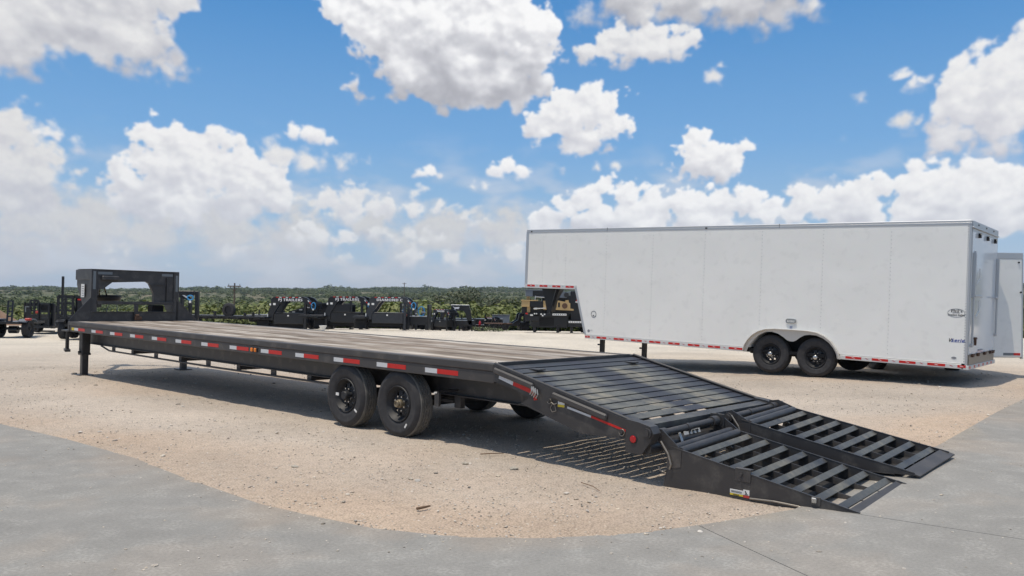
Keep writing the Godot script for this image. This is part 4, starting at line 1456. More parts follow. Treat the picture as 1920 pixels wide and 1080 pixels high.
# a lowered loading ramp between w0 and w1, its hinge end raised by lift
func make_ramp(T: Node3D, w0: float, w1: float, lift: float, extras: String) -> void:
	var R := node("loading_ramp", T)
	var f := noise(53 + int(lift * 100), 0.5, 3)
	var rise := func(w: float) -> float: return lift + (w - w0) * 0.045
	var top := func(s: float) -> float: return 0.390 + (s + 2.05) * 0.164
	for side in 2:
		var w := w0 if side == 0 else w1 - 0.010
		var y: float = rise.call(w)
		var mb := MB.new()
		mb.plate_sy([Vector2(-2.06, 0.395 + y), Vector2(-3.66, 0.128 + y), Vector2(-3.665, 0.108 + y), Vector2(-3.50, 0.098 + y), Vector2(-1.975, 0.010 + y)], w, w + 0.010)
		# lug up to the hinge bar
		mb.plate_sy([Vector2(-1.90, 0.52 + y * 0.5), Vector2(-1.95, 0.53 + y * 0.5), Vector2(-2.13, 0.39 + y), Vector2(-2.10, 0.28 + y), Vector2(-2.02, 0.30 + y), Vector2(-1.90, 0.44 + y * 0.5)], w + 0.012, w + 0.026)
		mb.bar(P(-1.975, w + 0.015, 0.012 + y), P(-3.50, w + 0.015, 0.099 + y), 0.05, 0.010)
		mb.bar(P(-2.06, w + 0.006, 0.395 + y), P(-3.66, w + 0.006, 0.129 + y), 0.018, 0.007)
		put("side_plate", mb, M.paint, R)
	var tilt: float = rise.call(w1) - rise.call(w0)
	for i in 8:
		var s := -2.235 - i * 0.1795
		var mb := MB.new()
		var y := 0.0
		var c: float = top.call(s) + lift + 0.004
		# an angle iron laid ridge up
		worn_bar(mb, [Vector2(s, c), Vector2(s - 0.048, c - 0.030), Vector2(s - 0.045, c - 0.038), Vector2(s - 0.002, c - 0.011), Vector2(s + 0.034, c - 0.066), Vector2(s + 0.041, c - 0.062)], w0 + 0.012, w1 - 0.012, 20, func(ss: float, w: float) -> Color:
			var q := dust_colour(ss, fposmod(w - w0, 1.2) * 0.85 + 0.1, f, 0.75)
			var k := 0.55 + 0.5 * f.get_noise_2d(w * 9.0, ss * 20.0)
			return q.lerp(Color(0.12, 0.12, 0.112), clampf(k * 1.1, 0.0, 1.0) * 0.7))
		for j in mb.v.size():
			mb.v[j].y += (mb.v[j].x - w0) * 0.045
		put("slat", mb, M.slat, R)
	for k in 2:
		var w := lerpf(w0, w1, 0.34 + 0.33 * k)
		var y: float = rise.call(w)
		var mb := MB.new()
		mb.bar(P(-2.20, w, top.call(-2.20) + y - 0.062), P(-3.60, w, top.call(-3.60) + y - 0.045), 0.010, 0.055)
		put("stringer", mb, M.paint_worn, R)
	var bp := MB.new()
	bp.prism(PackedVector2Array([Vector2(-2.02, 0.030), Vector2(-3.55, 0.112), Vector2(-3.55, 0.106), Vector2(-2.02, 0.022)]), Transform3D(Basis(Vector3(0, 0, -1), Vector3.UP, Vector3(1, 0.045, 0)), Vector3(w0 + 0.012, rise.call(w0), 0)), w1 - w0 - 0.024)
	put("bottom_plate", bp, M.paint, R)
	var toe := MB.new()
	var yt: float = rise.call((w0 + w1) * 0.5)
	toe.col = Color(0.045, 0.046, 0.05)
	toe.prism(PackedVector2Array([Vector2(-3.58, 0.142), Vector2(-3.70, 0.108), Vector2(-3.70, 0.098), Vector2(-3.58, 0.116)]), Transform3D(Basis(Vector3(0, 0, -1), Vector3.UP, Vector3(1, 0.045, 0)), Vector3(w0 + 0.01, rise.call(w0), 0)), w1 - w0 + 0.02)
	put("toe_plate", toe, M.paint_worn, R)
	for q in [[-2.06, 0.375, 0.034], [-2.135, 0.360, 0.038]]:
		var tb := MB.new()
		tb.tube(P(q[0], w0 + 0.02, q[1] + rise.call(w0)), P(q[0], w1 - 0.02, q[1] + rise.call(w1)), q[2], 16)
		put("cross_tube", tb, M.paint, R)
	var bkt := MB.new()
	bkt.plate_sy([Vector2(-2.02, 0.36 + lift), Vector2(-2.16, 0.372 + lift), Vector2(-2.155, 0.23 + lift), Vector2(-2.02, 0.20 + lift)], w0 - 0.005, w0)
	put("hinge_bracket", bkt, M.paint_worn, R)
	# loose hold-down rod and hook
	var rod := MB.new()
	rod.pipe([P(-1.96, w0 - 0.015, 0.43 + lift), P(-2.04, w0 - 0.02, 0.33 + lift), P(-2.07, w0 - 0.02, 0.24 + lift), P(-2.055, w0 - 0.02, 0.20 + lift)], 0.009, 8)
	if extras:
		rod.pipe([P(-1.94, w0 - 0.01, 0.21), P(-1.96, w0 - 0.01, 0.175), P(-1.99, w0 - 0.01, 0.165), P(-2.01, w0 - 0.01, 0.185)], 0.007, 8)
	put("latch_rod", rod, M.steel, R)
	# scraps of wood caught in the frame
	for k in 2:
		var sc := MB.new()
		var s := -2.19 - 0.01 * k
		var w := w0 + (0.30 + 0.42 * k) * (1.0 if extras else 0.9)
		sc.box(Transform3D(Basis(Vector3.UP, 0.5 + k) * Basis(Vector3.RIGHT, 0.3), P(s, w, 0.30 + rise.call(w))), Vector3(0.14, 0.018, 0.05), 0.006)
		put("wood_scrap", sc, M.wood1, R)
	if extras == "":
		return
	# catches and labels on the near side
	var cl := MB.new()
	cl.bx(-2.80, -2.665, w0 - 0.008, w0, 0.205, 0.305, 0.002)
	cl.bx(-2.80, -2.665, w0 - 0.008, w0 + 0.05, 0.300, 0.308)
	cl.tube(P(-2.72, w0 - 0.03, 0.262), P(-2.72, w0, 0.262), 0.014, 8)
	put("catch_plate", cl, M.paint_worn, R)
	var c2 := MB.new()
	c2.bx(-3.37, -3.30, w0 - 0.008, w0, 0.125, 0.19, 0.002)
	put("catch_plate", c2, M.paint_worn, R)
	var c3 := MB.new()
	c3.bx(-3.345, -3.305, w0 - 0.030, w0 - 0.008, 0.145, 0.185, 0.006)
	put("latch", c3, M.chrome, R)
	for q in [[-2.62, -2.735, 0.098, 0.130, "sticker"], [-2.62, -2.735, 0.082, 0.096, "yellow"], [-2.737, -2.79, 0.100, 0.142, "sticker"], [-2.737, -2.79, 0.078, 0.098, "sticker_red"]]:
		var lb := MB.new()
		lb.bx(q[0], q[1], w0 - 0.003, w0, q[2], q[3])
		var o := put("warning_label", lb, M[q[4]], R)
		o.position = Vector3(0, 0, 0)
	for q in [[-2.63, -2.725, 0.117, 0.120], [-2.63, -2.725, 0.108, 0.111], [-2.65, -2.70, 0.086, 0.091], [-2.75, -2.78, 0.104, 0.109], [-2.757, -2.768, 0.112, 0.122], [-2.752, -2.760, 0.122, 0.134]]:
		var lb := MB.new()
		lb.bx(q[0], q[1], w0 - 0.005, w0 - 0.003, q[2], q[3])
		put("label_print", lb, M.ink, R)
	var dr := MB.new()
	dr.pipe([P(-2.80, w0 - 0.012, 0.082), P(-3.0, w0 - 0.02, 0.098), P(-3.2, w0 - 0.015, 0.095), P(-3.255, w0 - 0.015, 0.085)], 0.008, 8)
	put("pry_rod", dr, M.steel, R)

# ---------------------------------------------------------------- the white enclosed gooseneck trailer
func make_enclosed() -> void:
	var T := node("enclosed_trailer", self, rootat(Vector3(8.2151, 0.0948, -14.7948), 0.8783, 0.028))
	tag(T, "long white enclosed gooseneck box trailer with black wheels under a silver twin fender", "trailer")
	var W := 2.59
	var outline := PackedVector2Array([Vector2(0.0, 0.50), Vector2(8.325, 0.50), Vector2(8.655, 1.69), Vector2(10.28, 1.69), Vector2(10.28, 3.03), Vector2(0.0, 3.03)])
	var notch := PackedVector2Array([Vector2(2.27, 0.2), Vector2(2.31, 0.55), Vector2(2.42, 0.70), Vector2(2.60, 0.835), Vector2(2.80, 0.87), Vector2(3.55, 0.875), Vector2(3.78, 0.86), Vector2(3.96, 0.74), Vector2(4.10, 0.55), Vector2(4.15, 0.2)])
	var core := MB.new()
	core.plate_sy([Vector2(0.02, 0.48), Vector2(8.31, 0.48), Vector2(8.64, 1.67), Vector2(10.26, 1.67), Vector2(10.26, 3.02), Vector2(0.02, 3.02)], 0.36, W - 0.36)
	put("box_frame", core, M.hole, T)
	# side skins, one sheet between each pair of rivet lines
	var seams := [0.032, 1.365, 2.647, 3.925, 5.235, 6.543, 7.815, 8.40, 9.02, 9.735, 10.21]
	for side in 2:
		for i in seams.size() - 1:
			if side == 1 and i % 2 == 1:
				continue
			var a: float = seams[i] + 0.0004
			var b: float = (seams[i + 1] if side == 0 else seams[mini(i + 2, seams.size() - 1)]) - 0.0004
			var strip := PackedVector2Array([Vector2(a, 0.3), Vector2(b, 0.3), Vector2(b, 3.2), Vector2(a, 3.2)])
			var mb := MB.new()
			for p in Geometry2D.intersect_polygons(outline, strip):
				var cutp: Array[PackedVector2Array] = [p]
				if b > 2.2 and a < 4.2:
					cutp = Geometry2D.clip_polygons(p, notch)
				for q in cutp:
					if Geometry2D.is_polygon_clockwise(q):
						continue
					mb.plate_sy(Array(q), 0.0 if side == 0 else W - 0.36, 0.36 if side == 0 else W)
			put("side_panel", mb, M.white_skin, T)
	for i in range(1, seams.size() - 1):
		if i == 7:
			continue
		var rv := MB.new()
		var s: float = seams[i]
		var y := (0.58 if s < 8.2 else 1.78)
		if s > 2.3 and s < 4.1:
			y = 1.0
		while y < 2.98:
			for ds in [-0.016]:
				rv.box(Transform3D(Basis(Vector3.RIGHT, PI / 4.0), P(s + ds, -0.001, y)), Vector3(0.004, 0.009, 0.009))
			y += 0.075
		var o := put("rivet_row", rv, M.ink_grey, T)
		kind(o, "stuff")
	# edge rivets down the rear corner
	var rc := MB.new()
	var yy := 0.54
	while yy < 3.0:
		rc.box(Transform3D(Basis(Vector3.RIGHT, PI / 4.0), P(0.045, -0.004, yy)), Vector3(0.006, 0.012, 0.012))
		yy += 0.05
	kind(put("rivet_row", rc, M.ink_grey, T), "stuff")
	# trims
	var tr := MB.new()
	tr.bx(-0.004, 10.29, -0.008, 0.05, 3.018, 3.060, 0.004)
	tr.bx(-0.004, 10.29, 0.000, 0.05, 3.060, 3.105, 0.010)
	tr.bx(-0.004, 10.29, W - 0.05, W + 0.008, 3.018, 3.105, 0.006)
	put("roof_trim", tr, M.alum, T)
	for s in [3.55, 7.8]:
		var j := MB.new()
		j.bx(s - 0.006, s + 0.006, -0.010, 0.01, 3.016, 3.108)
		put("trim_joint", j, M.ink_grey, T)
	for s in [10.12, 5.20]:
		var j := MB.new()
		j.box(Transform3D(Basis(), P(s, -0.012, 3.05)), Vector3(0.014, 0.03, 0.05), 0.005)
		put("marker_lamp", j, M.dark_lens, T)
	for q in [[10.21, 10.295, -0.007, 0.06, 1.60], [-0.006, 0.032, -0.005, 0.04, 0.40], [10.21, 10.295, W - 0.06, W + 0.007, 1.60], [-0.006, 0.032, W - 0.04, W + 0.005, 0.40]]:
		var c1 := MB.new()
		c1.bx(q[0], q[1], q[2], q[3], q[4], 3.018, 0.004)
		put("corner_trim", c1, M.alum, T)
	var nt := MB.new()
	nt.bx(8.645, 10.295, -0.009, 0.05, 1.592, 1.695, 0.005)
	nt.bx(10.24, 10.295, 0.05, W - 0.05, 1.592, 3.1, 0.005)
	put("nose_rail", nt, M.trim_white, T)
	var sl := MB.new()
	sl.bar(P(8.335, 0.01, 0.50), P(8.672, 0.01, 1.64), 0.05, 0.055, Vector3.FORWARD, 0.005)
	put("slant_trim", sl, M.alum, T)
	for span in [[0.085, 2.23], [4.215, 8.34]]:
		var br := MB.new()
		br.bx(span[0], span[1], -0.010, 0.05, 0.402, 0.482, 0.004)
		br.bx(span[0], span[1], -0.006, 0.05, 0.485, 0.505, 0.002)
		put("bottom_rail", br, M.trim_white, T)
	var nose_floor := MB.new()
	nose_floor.bx(8.66, 10.24, 0.05, W - 0.05, 1.585, 1.66)
	nose_floor.bx(0.05, 8.30, 0.05, W - 0.05, 0.41, 0.47)
	put("floor_pan", nose_floor, M.hole, T)
	var slant := MB.new()
	slant.prism(PackedVector2Array([Vector2(8.31, 0.45), Vector2(8.64, 1.64), Vector2(8.655, 1.64), Vector2(8.325, 0.45)]), Transform3D(Basis(Vector3(0, 0, -1), Vector3.UP, Vector3.RIGHT), Vector3(0.04, 0, 0)), W - 0.08)
	put("front_bulkhead", slant, M.black, T)  # black stands in for shade on what would be a white front wall
	var rf := MB.new()
	rf.bx(0.0, 10.26, 0.03, W - 0.03, 3.06, 3.085)
	put("roof", rf, M.roof, T)
	# red reflectors with the little marks between them
	var reds := [[8.325, 8.19], [7.99, 7.71], [7.50, 7.22], [7.02, 6.73], [6.53, 6.24], [6.035, 5.75], [5.545, 5.26], [5.055, 4.77], [4.57, 4.26], [2.12, 1.82], [1.625, 1.33], [1.135, 0.845], [0.645, 0.345], [0.145, 0.01]]
	for q in reds:
		tape(T, q[1], q[0], 0.447, true, -0.0125, 0.046)
		var mk := MB.new()
		var m: float = (q[0] + q[1]) * 0.5
		mk.plate_sy([Vector2(m + 0.035, 0.452), Vector2(m + 0.02, 0.458), Vector2(m - 0.035, 0.443), Vector2(m - 0.02, 0.438)], -0.0145, -0.0125)
		put("reflector_mark", mk, M.sticker, T)
		var g: float = q[1] - 0.10
		if g > 0.1 and absf(g - 4.1) > 0.2:
			var m2 := MB.new()
			m2.plate_sy([Vector2(g + 0.035, 0.455), Vector2(g + 0.015, 0.458), Vector2(g - 0.035, 0.438), Vector2(g - 0.01, 0.436)], -0.012, -0.010)
			put("rail_mark", m2, M.sticker_red, T)
	for q in [[10.20, 9.955], [9.797, 9.545], [9.387, 9.135], [8.97, 8.725]]:
		tape(T, q[1], q[0], 1.652, true, -0.0115, 0.048)
		var mk := MB.new()
		var m: float = (q[0] + q[1]) * 0.5
		mk.plate_sy([Vector2(m + 0.035, 1.657), Vector2(m + 0.02, 1.663), Vector2(m - 0.035, 1.648), Vector2(m - 0.02, 1.643)], -0.0135, -0.0115)
		put("reflector_mark", mk, M.sticker, T)
		var m2 := MB.new()
		var g: float = q[1] - 0.08
		if g > 8.7:
			m2.plate_sy([Vector2(g + 0.02, 1.657), Vector2(g + 0.01, 1.662), Vector2(g - 0.02, 1.643), Vector2(g - 0.01, 1.640)], -0.011, -0.009)
			put("rail_mark", m2, M.ink_grey, T)
	# fender
	var fo := [Vector2(4.222, 0.405), Vector2(4.195, 0.54), Vector2(4.125, 0.66), Vector2(4.03, 0.765), Vector2(3.90, 0.85), Vector2(3.75, 0.902), Vector2(3.55, 0.922), Vector2(3.20, 0.922), Vector2(2.86, 0.918), Vector2(2.68, 0.895), Vector2(2.53, 0.835), Vector2(2.40, 0.74), Vector2(2.31, 0.62), Vector2(2.25, 0.51), Vector2(2.216, 0.400)]
	var fi := [Vector2(2.275, 0.400), Vector2(2.300, 0.50), Vector2(2.36, 0.61), Vector2(2.45, 0.71), Vector2(2.57, 0.79), Vector2(2.70, 0.838), Vector2(2.83, 0.845), Vector2(2.94, 0.825), Vector2(3.03, 0.775), Vector2(3.11, 0.708), Vector2(3.165, 0.684), Vector2(3.235, 0.684), Vector2(3.29, 0.70), Vector2(3.38, 0.765), Vector2(3.49, 0.825), Vector2(3.62, 0.858), Vector2(3.75, 0.848), Vector2(3.88, 0.79), Vector2(3.99, 0.695), Vector2(4.08, 0.58), Vector2(4.15, 0.45), Vector2(4.162, 0.405)]
	var fd := MB.new()
	fd.plate_sy(fo + fi, -0.022, -0.010)
	var fn := put("fender", fd, M.fender, T)
	var lip := MB.new()
	for i in fo.size() - 1:
		var a: Vector2 = fo[i]
		var b: Vector2 = fo[i + 1]
		lip.bar(P(a.x, -0.045, a.y), P(b.x, -0.045, b.y), 0.095, 0.010, Vector3(0, a.x - b.x, a.y - b.y))
	put("fender_flare", lip, M.fender, fn)
	for s in [2.72, 3.66]:
		wheel(T, P(s, 0.02, 0.392), Vector3.LEFT, "chrome", 0.0)
		wheel(T, P(s, W - 0.04, 0.392), Vector3.RIGHT, "chrome", 0.0, false)
		var ax := MB.new()
		ax.tube(P(s, 0.25, 0.392), P(s, W - 0.25, 0.392), 0.06, 12)
		put("axle", ax, M.hole, T)
	# frame, legs and coupler
	var fr := MB.new()
	for w in [0.55, W - 0.70]:
		fr.bx(0.3, 8.2, w, w + 0.15, 0.36, 0.45)
	fr.bx(2.2, 4.3, 0.50, 0.58, 0.34, 0.42)
	put("chassis", fr, M.hole, T)
	for q in [[8.15, 0.5], [6.95, 0.5]]:
		var lg := MB.new()
		lg.bx(q[0] - 0.05, q[0] + 0.05, q[1] - 0.05, q[1] + 0.05, -0.06, 0.46, 0.006)
		lg.tube(P(q[0] + 0.05, q[1] - 0.02, 0.24), P(q[0] + 0.12, q[1] - 0.02, 0.24), 0.02, 8)
		var o := put("support_leg", lg, M.black, T)
		var ft := MB.new()
		ft.bx(q[0] - 0.1, q[0] + 0.1, q[1] - 0.1, q[1] + 0.1, -0.085, -0.065)
		put("foot_plate", ft, M.black, o)
	var cp := MB.new()
	cp.plate_sy([Vector2(10.24, 1.60), Vector2(9.62, 1.60), Vector2(9.82, 1.30), Vector2(9.90, 0.98), Vector2(10.04, 0.98), Vector2(10.12, 1.30)], 0.66, 0.84)
	cp.tube(P(9.97, 0.75, 1.3), P(9.97, 0.75, 0.93), 0.05, 14)
	cp.bar(P(9.6, 0.5, 1.58), P(9.95, 0.74, 1.05), 0.07, 0.05)
	put("gooseneck_coupler", cp, M.black, T)
	# running lamp, vent and stickers
	var vt := MB.new()
	var oval := func(cs: float, cy: float, rs: float, ry: float, pw: float) -> Array:
		var o := []
		for k in 28:
			var a := TAU * k / 28.0
			o.append(Vector2(cs + signf(cos(a)) * pow(absf(cos(a)), pw) * rs, cy + signf(sin(a)) * pow(absf(sin(a)), pw) * ry))
		return o
	vt.plate_sy(oval.call(3.228, 1.102, 0.108, 0.048, 0.55), -0.030, 0.001)
	var vn := put("side_lamp", vt, M.chrome, T)
	var v2 := MB.new()
	for k in 6:
		v2.bx(3.155 + k * 0.026, 3.168 + k * 0.026, -0.036, -0.030, 1.075, 1.115)
	put("lens_bars", v2, M.sticker, vn)
	var l1 := MB.new()
	l1.bx(3.195, 3.26, -0.002, 0.0, 0.945, 1.00)
	var lo := put("small_label", l1, M.sticker, T)
	var l2 := MB.new()
	for k in 4:
		l2.bx(3.20, 3.255, -0.004, -0.002, 0.95 + k * 0.013, 0.955 + k * 0.013)
	put("label_print", l2, M.ink_blue, lo)
	var hatch := MB.new()
	for k in 28:
		var a := TAU * k / 28.0
		var b := TAU * (k + 1) / 28.0
		hatch.tube(P(8.105 + cos(a) * 0.072, -0.004, 1.005 + sin(a) * 0.076), P(8.105 + cos(b) * 0.072, -0.004, 1.005 + sin(b) * 0.076), 0.0045, 5)
	hatch.bx(8.10, 8.125, -0.014, 0.0, 0.96, 0.985)
	hatch.bx(8.055, 8.075, -0.010, 0.0, 0.952, 0.966)
	put("cable_hatch", hatch, M.ink, T)
	var em := MB.new()
	em.plate_sy(oval.call(8.235, 0.59, 0.035, 0.035, 1.0), -0.003, 0.0)
	put("round_emblem", em, M.ink_grey, T)
	for k in 2:
		var eb := MB.new()
		eb.bx(8.12, 8.19, -0.003, 0.0, 0.595 + k * 0.02, 0.599 + k * 0.02)
		put("emblem_print", eb, M.ink_grey, T)
	var ring := MB.new()
	for k in 40:
		var a := TAU * k / 40.0
		var b := TAU * (k + 1) / 40.0
		ring.bar(P(0.197 + cos(a) * 0.140, -0.0015, 1.412 + sin(a) * 0.077), P(0.197 + cos(b) * 0.140, -0.0015, 1.412 + sin(b) * 0.077), 0.003, 0.006, Vector3.LEFT)
	var dealer := put("oval_sticker", ring, M.ink, T)
	lettering("Phil's", 0.050, M.ink, dealer, Transform3D(TEXTX, P(0.192, -0.002, 1.447)), true, "Droid Serif", 1.0)
	var fine := MB.new()
	for k in 9:
		fine.bx(0.255 - k * 0.0135, 0.247 - k * 0.0135, -0.002, -0.0005, 1.404, 1.419 if k % 3 else 1.424)
	put("fine_print", fine, M.ink_grey, dealer)
	lettering("Trailer Sales", 0.034, M.ink, dealer, Transform3D(TEXTX, P(0.197, -0.002, 1.374)), true, "Droid Serif", 0.95)
	var vbase := Transform3D(TEXTX, P(0.268, -0.002, 0.913))
	var slantb := Basis(Vector3(1, 0, 0), Vector3(0.25, 1, 0), Vector3(0, 0, 1))
	lettering("V-", 0.062, M.ink, T, Transform3D(TEXTX * slantb, vbase.origin), true, "Droid Sans", 1.0)
	lettering("Series", 0.058, M.ink_blue, T, Transform3D(TEXTX * slantb, P(0.128, -0.002, 0.911)), true, "Droid Sans", 1.15)
	var sf := MB.new()
	sf.bx(0.03, 0.27, -0.0015, 0.0, 0.878, 0.881)
	sf.bx(0.03, 0.032, -0.0015, 0.0, 0.878, 0.955)
	put("sticker_line", sf, M.ink_blue, T)
	var po := MB.new()
	po.plate_sy(oval.call(0.21, 0.594, 0.042, 0.020, 1.0), -0.006, 0.0)
	put("drain_port", po, M.ink_grey, T)
	# rear end
	var rear := MB.new()
	rear.bx(-0.012, 0.02, 0.10, W - 0.06, 0.66, 2.90, 0.004)
	put("ramp_door", rear, M.white_door, T)
	var rh := MB.new()
	rh.bx(-0.02, 0.03, 0.04, W - 0.04, 2.985, 3.10, 0.006)
	rh.bx(-0.035, 0.02, 0.02, W - 0.02, 2.965, 2.987, 0.004)
	rh.bx(-0.006, 0.02, 0.09, W - 0.04, 2.90, 2.965)
	put("rear_header", rh, M.alum, T)
	for w in [0.62, 1.40, 2.18]:
		var mb := MB.new()
		mb.tube(P(-0.005, w, 2.86), P(-0.06, w, 2.86), 0.046, 18)
		put("rear_lamp", mb, M.dark_lens, T)
	for w in [0.55, 1.30, 2.05]:
		var mb := MB.new()
		mb.box(Transform3D(Basis(), P(-0.024, w, 3.05)), Vector3(0.10, 0.03, 0.012), 0.004)
		put("clearance_lamp", mb, M.dark_lens, T)
	var sill := MB.new()
	sill.bx(-0.014, 0.03, 0.10, W - 0.06, 0.47, 0.655)
	put("door_sill", sill, M.steel, T)
	var bm := MB.new()
	bm.bx(-0.03, 0.05, -0.01, W + 0.01, 0.395, 0.468, 0.004)
	put("rear_beam", bm, M.trim_white, T)
	for k in 12:
		var mb := MB.new()
		mb.bx(-0.034, -0.030, 0.08 + k * 0.205, 0.08 + k * 0.205 + 0.10, 0.41, 0.455)
		put("reflective_tape", mb, M.tape_red if k % 2 == 0 else M.tape_white, T)
	for w in [0.35, 0.85, 1.5, 2.1, 2.35]:
		var mb := MB.new()
		mb.bx(-0.05, -0.012, w - 0.06, w + 0.06, 0.61, 0.65, 0.006)
		mb.tube(P(-0.035, w - 0.08, 0.655), P(-0.035, w + 0.08, 0.655), 0.018, 10)
		put("hinge", mb, M.rust, T)
	for q in [[0.17, 0.80, 2.55], [W - 0.10, 0.95, 2.30]]:
		var mb := MB.new()
		mb.tube(P(-0.045, q[0], q[1]), P(-0.045, q[0], q[2]), 0.018, 10)
		mb.bx(-0.06, -0.01, q[0] - 0.05, q[0] + 0.05, q[1], q[1] + 0.06, 0.006)
		mb.bx(-0.06, -0.01, q[0] - 0.04, q[0] + 0.04, 1.70, 1.76, 0.006)
		mb.tube(P(-0.06, q[0], 1.73), P(-0.09, q[0] + (0.45 if q[0] < 1.0 else -0.45), 1.73), 0.016, 8)
		mb.bx(-0.07, -0.01, q[0] - 0.025, q[0] + 0.025, 1.75, 2.52, 0.006)
		put("door_lock_bar", mb, M.alum, T)
	var lt := MB.new()
	lt.bx(-0.05, -0.01, 0.46, 0.62, 0.93, 0.97, 0.008)
	lt.bx(-0.05, -0.01, 0.52, 0.56, 0.82, 0.93, 0.008)
	put("door_latch", lt, M.rust, T)
	var hd := MB.new()
	hd.bx(-0.03, -0.012, 0.9, 1.3, 0.715, 0.73)
	put("pull_handle", hd, M.ink_grey, T)
	for y in [1.35, 1.95]:
		var pl := MB.new()
		pl.pipe([P(-0.05, 0.35, y), P(-0.06, 0.60, y + 0.12), P(-0.05, 0.62, y + 0.3)], 0.010, 6)
		put("tie_strap", pl, M.sticker, T)

# the end of another white trailer showing behind it
func make_second_enclosed() -> void:
	var T := node("cargo_trailer", self, rootat(Vector3(10.62, 0.17, -17.0), 0.04))
	tag(T, "white cargo trailer partly hidden behind the rear of the big enclosed trailer", "trailer")
	var body := MB.new()
	body.bx(0.02, 5.0, -2.2, -0.02, 0.42, 2.55, 0.01)
	put("box_frame", body, M.white_skin, T)
	var door := MB.new()
	door.bx(-0.01, 0.02, -2.12, -0.03, 0.44, 2.47, 0.004)
	put("rear_door", door, M.white_skin, T)
	var tr := MB.new()
	tr.bx(-0.015, 0.05, -2.22, 0.0, 2.47, 2.60, 0.008)
	tr.bx(-0.008, 0.05, -0.03, 0.004, 0.40, 2.47, 0.004)
	put("corner_trim", tr, M.alum, T)
	for q in [[2.40, -0.10], [1.78, -0.055]]:
		var mb := MB.new()
		mb.tube(P(-0.01, q[1], q[0]), P(-0.03, q[1], q[0]), 0.018, 10)
		put("lamp", mb, M.dark_lens, T)
	var s0 := MB.new()
	s0.bx(-0.015, -0.010, -0.42, -0.20, 0.47, 0.52)
	put("reflective_tape", s0, M.tape_silver, T)
	var s1 := MB.new()
	s1.bx(-0.015, -0.010, -0.20, -0.06, 0.47, 0.52)
	put("reflective_tape", s1, M.tape_red, T)
	for w in [-0.20, -2.0]:
		wheel(T, P(2.2, w + (0.12 if w > -1.0 else -0.12), 0.36), Vector3.RIGHT if w > -1.0 else Vector3.LEFT, "chrome", 0.2, false)

# ---------------------------------------------------------------- trailers parked along the far side of the lot
const NECK_OUT := [Vector2(0.0, 0.62), Vector2(0.06, 0.95), Vector2(0.26, 1.42), Vector2(0.30, 1.86), Vector2(0.46, 1.98), Vector2(2.35, 2.02), Vector2(2.62, 1.94), Vector2(3.05, 1.52), Vector2(3.08, 1.30), Vector2(2.95, 1.28), Vector2(2.55, 1.62), Vector2(2.30, 1.74), Vector2(1.02, 1.72), Vector2(0.86, 1.58), Vector2(0.46, 0.95), Vector2(0.44, 0.62)]

func small_wheel(parent: Node3D, o: Vector3, out: Vector3, r := 0.37) -> void:
	var x := out.cross(Vector3.UP).normalized()
	var t := Transform3D(Basis(x, out, x.cross(out)), o)
	var root := node("wheel", parent)
	var mb := MB.new()
	mb.col = Color(0.035, 0.035, 0.037)
	mb.lathe([Vector2(r * 0.6, -0.20), Vector2(r * 0.95, -0.20), Vector2(r, -0.17), Vector2(r, -0.03), Vector2(r * 0.95, 0.0), Vector2(r * 0.6, 0.0)], t, 24, true)
	put("tyre", mb, M.rubber, root)
	var rm := MB.new()
	rm.lathe([Vector2(r * 0.6, -0.01), Vector2(r * 0.52, -0.05), Vector2(r * 0.2, -0.04), Vector2(r * 0.18, 0.0), Vector2(0.0, 0.01)], t, 16)
	put("rim", rm, M.rim_black, root)

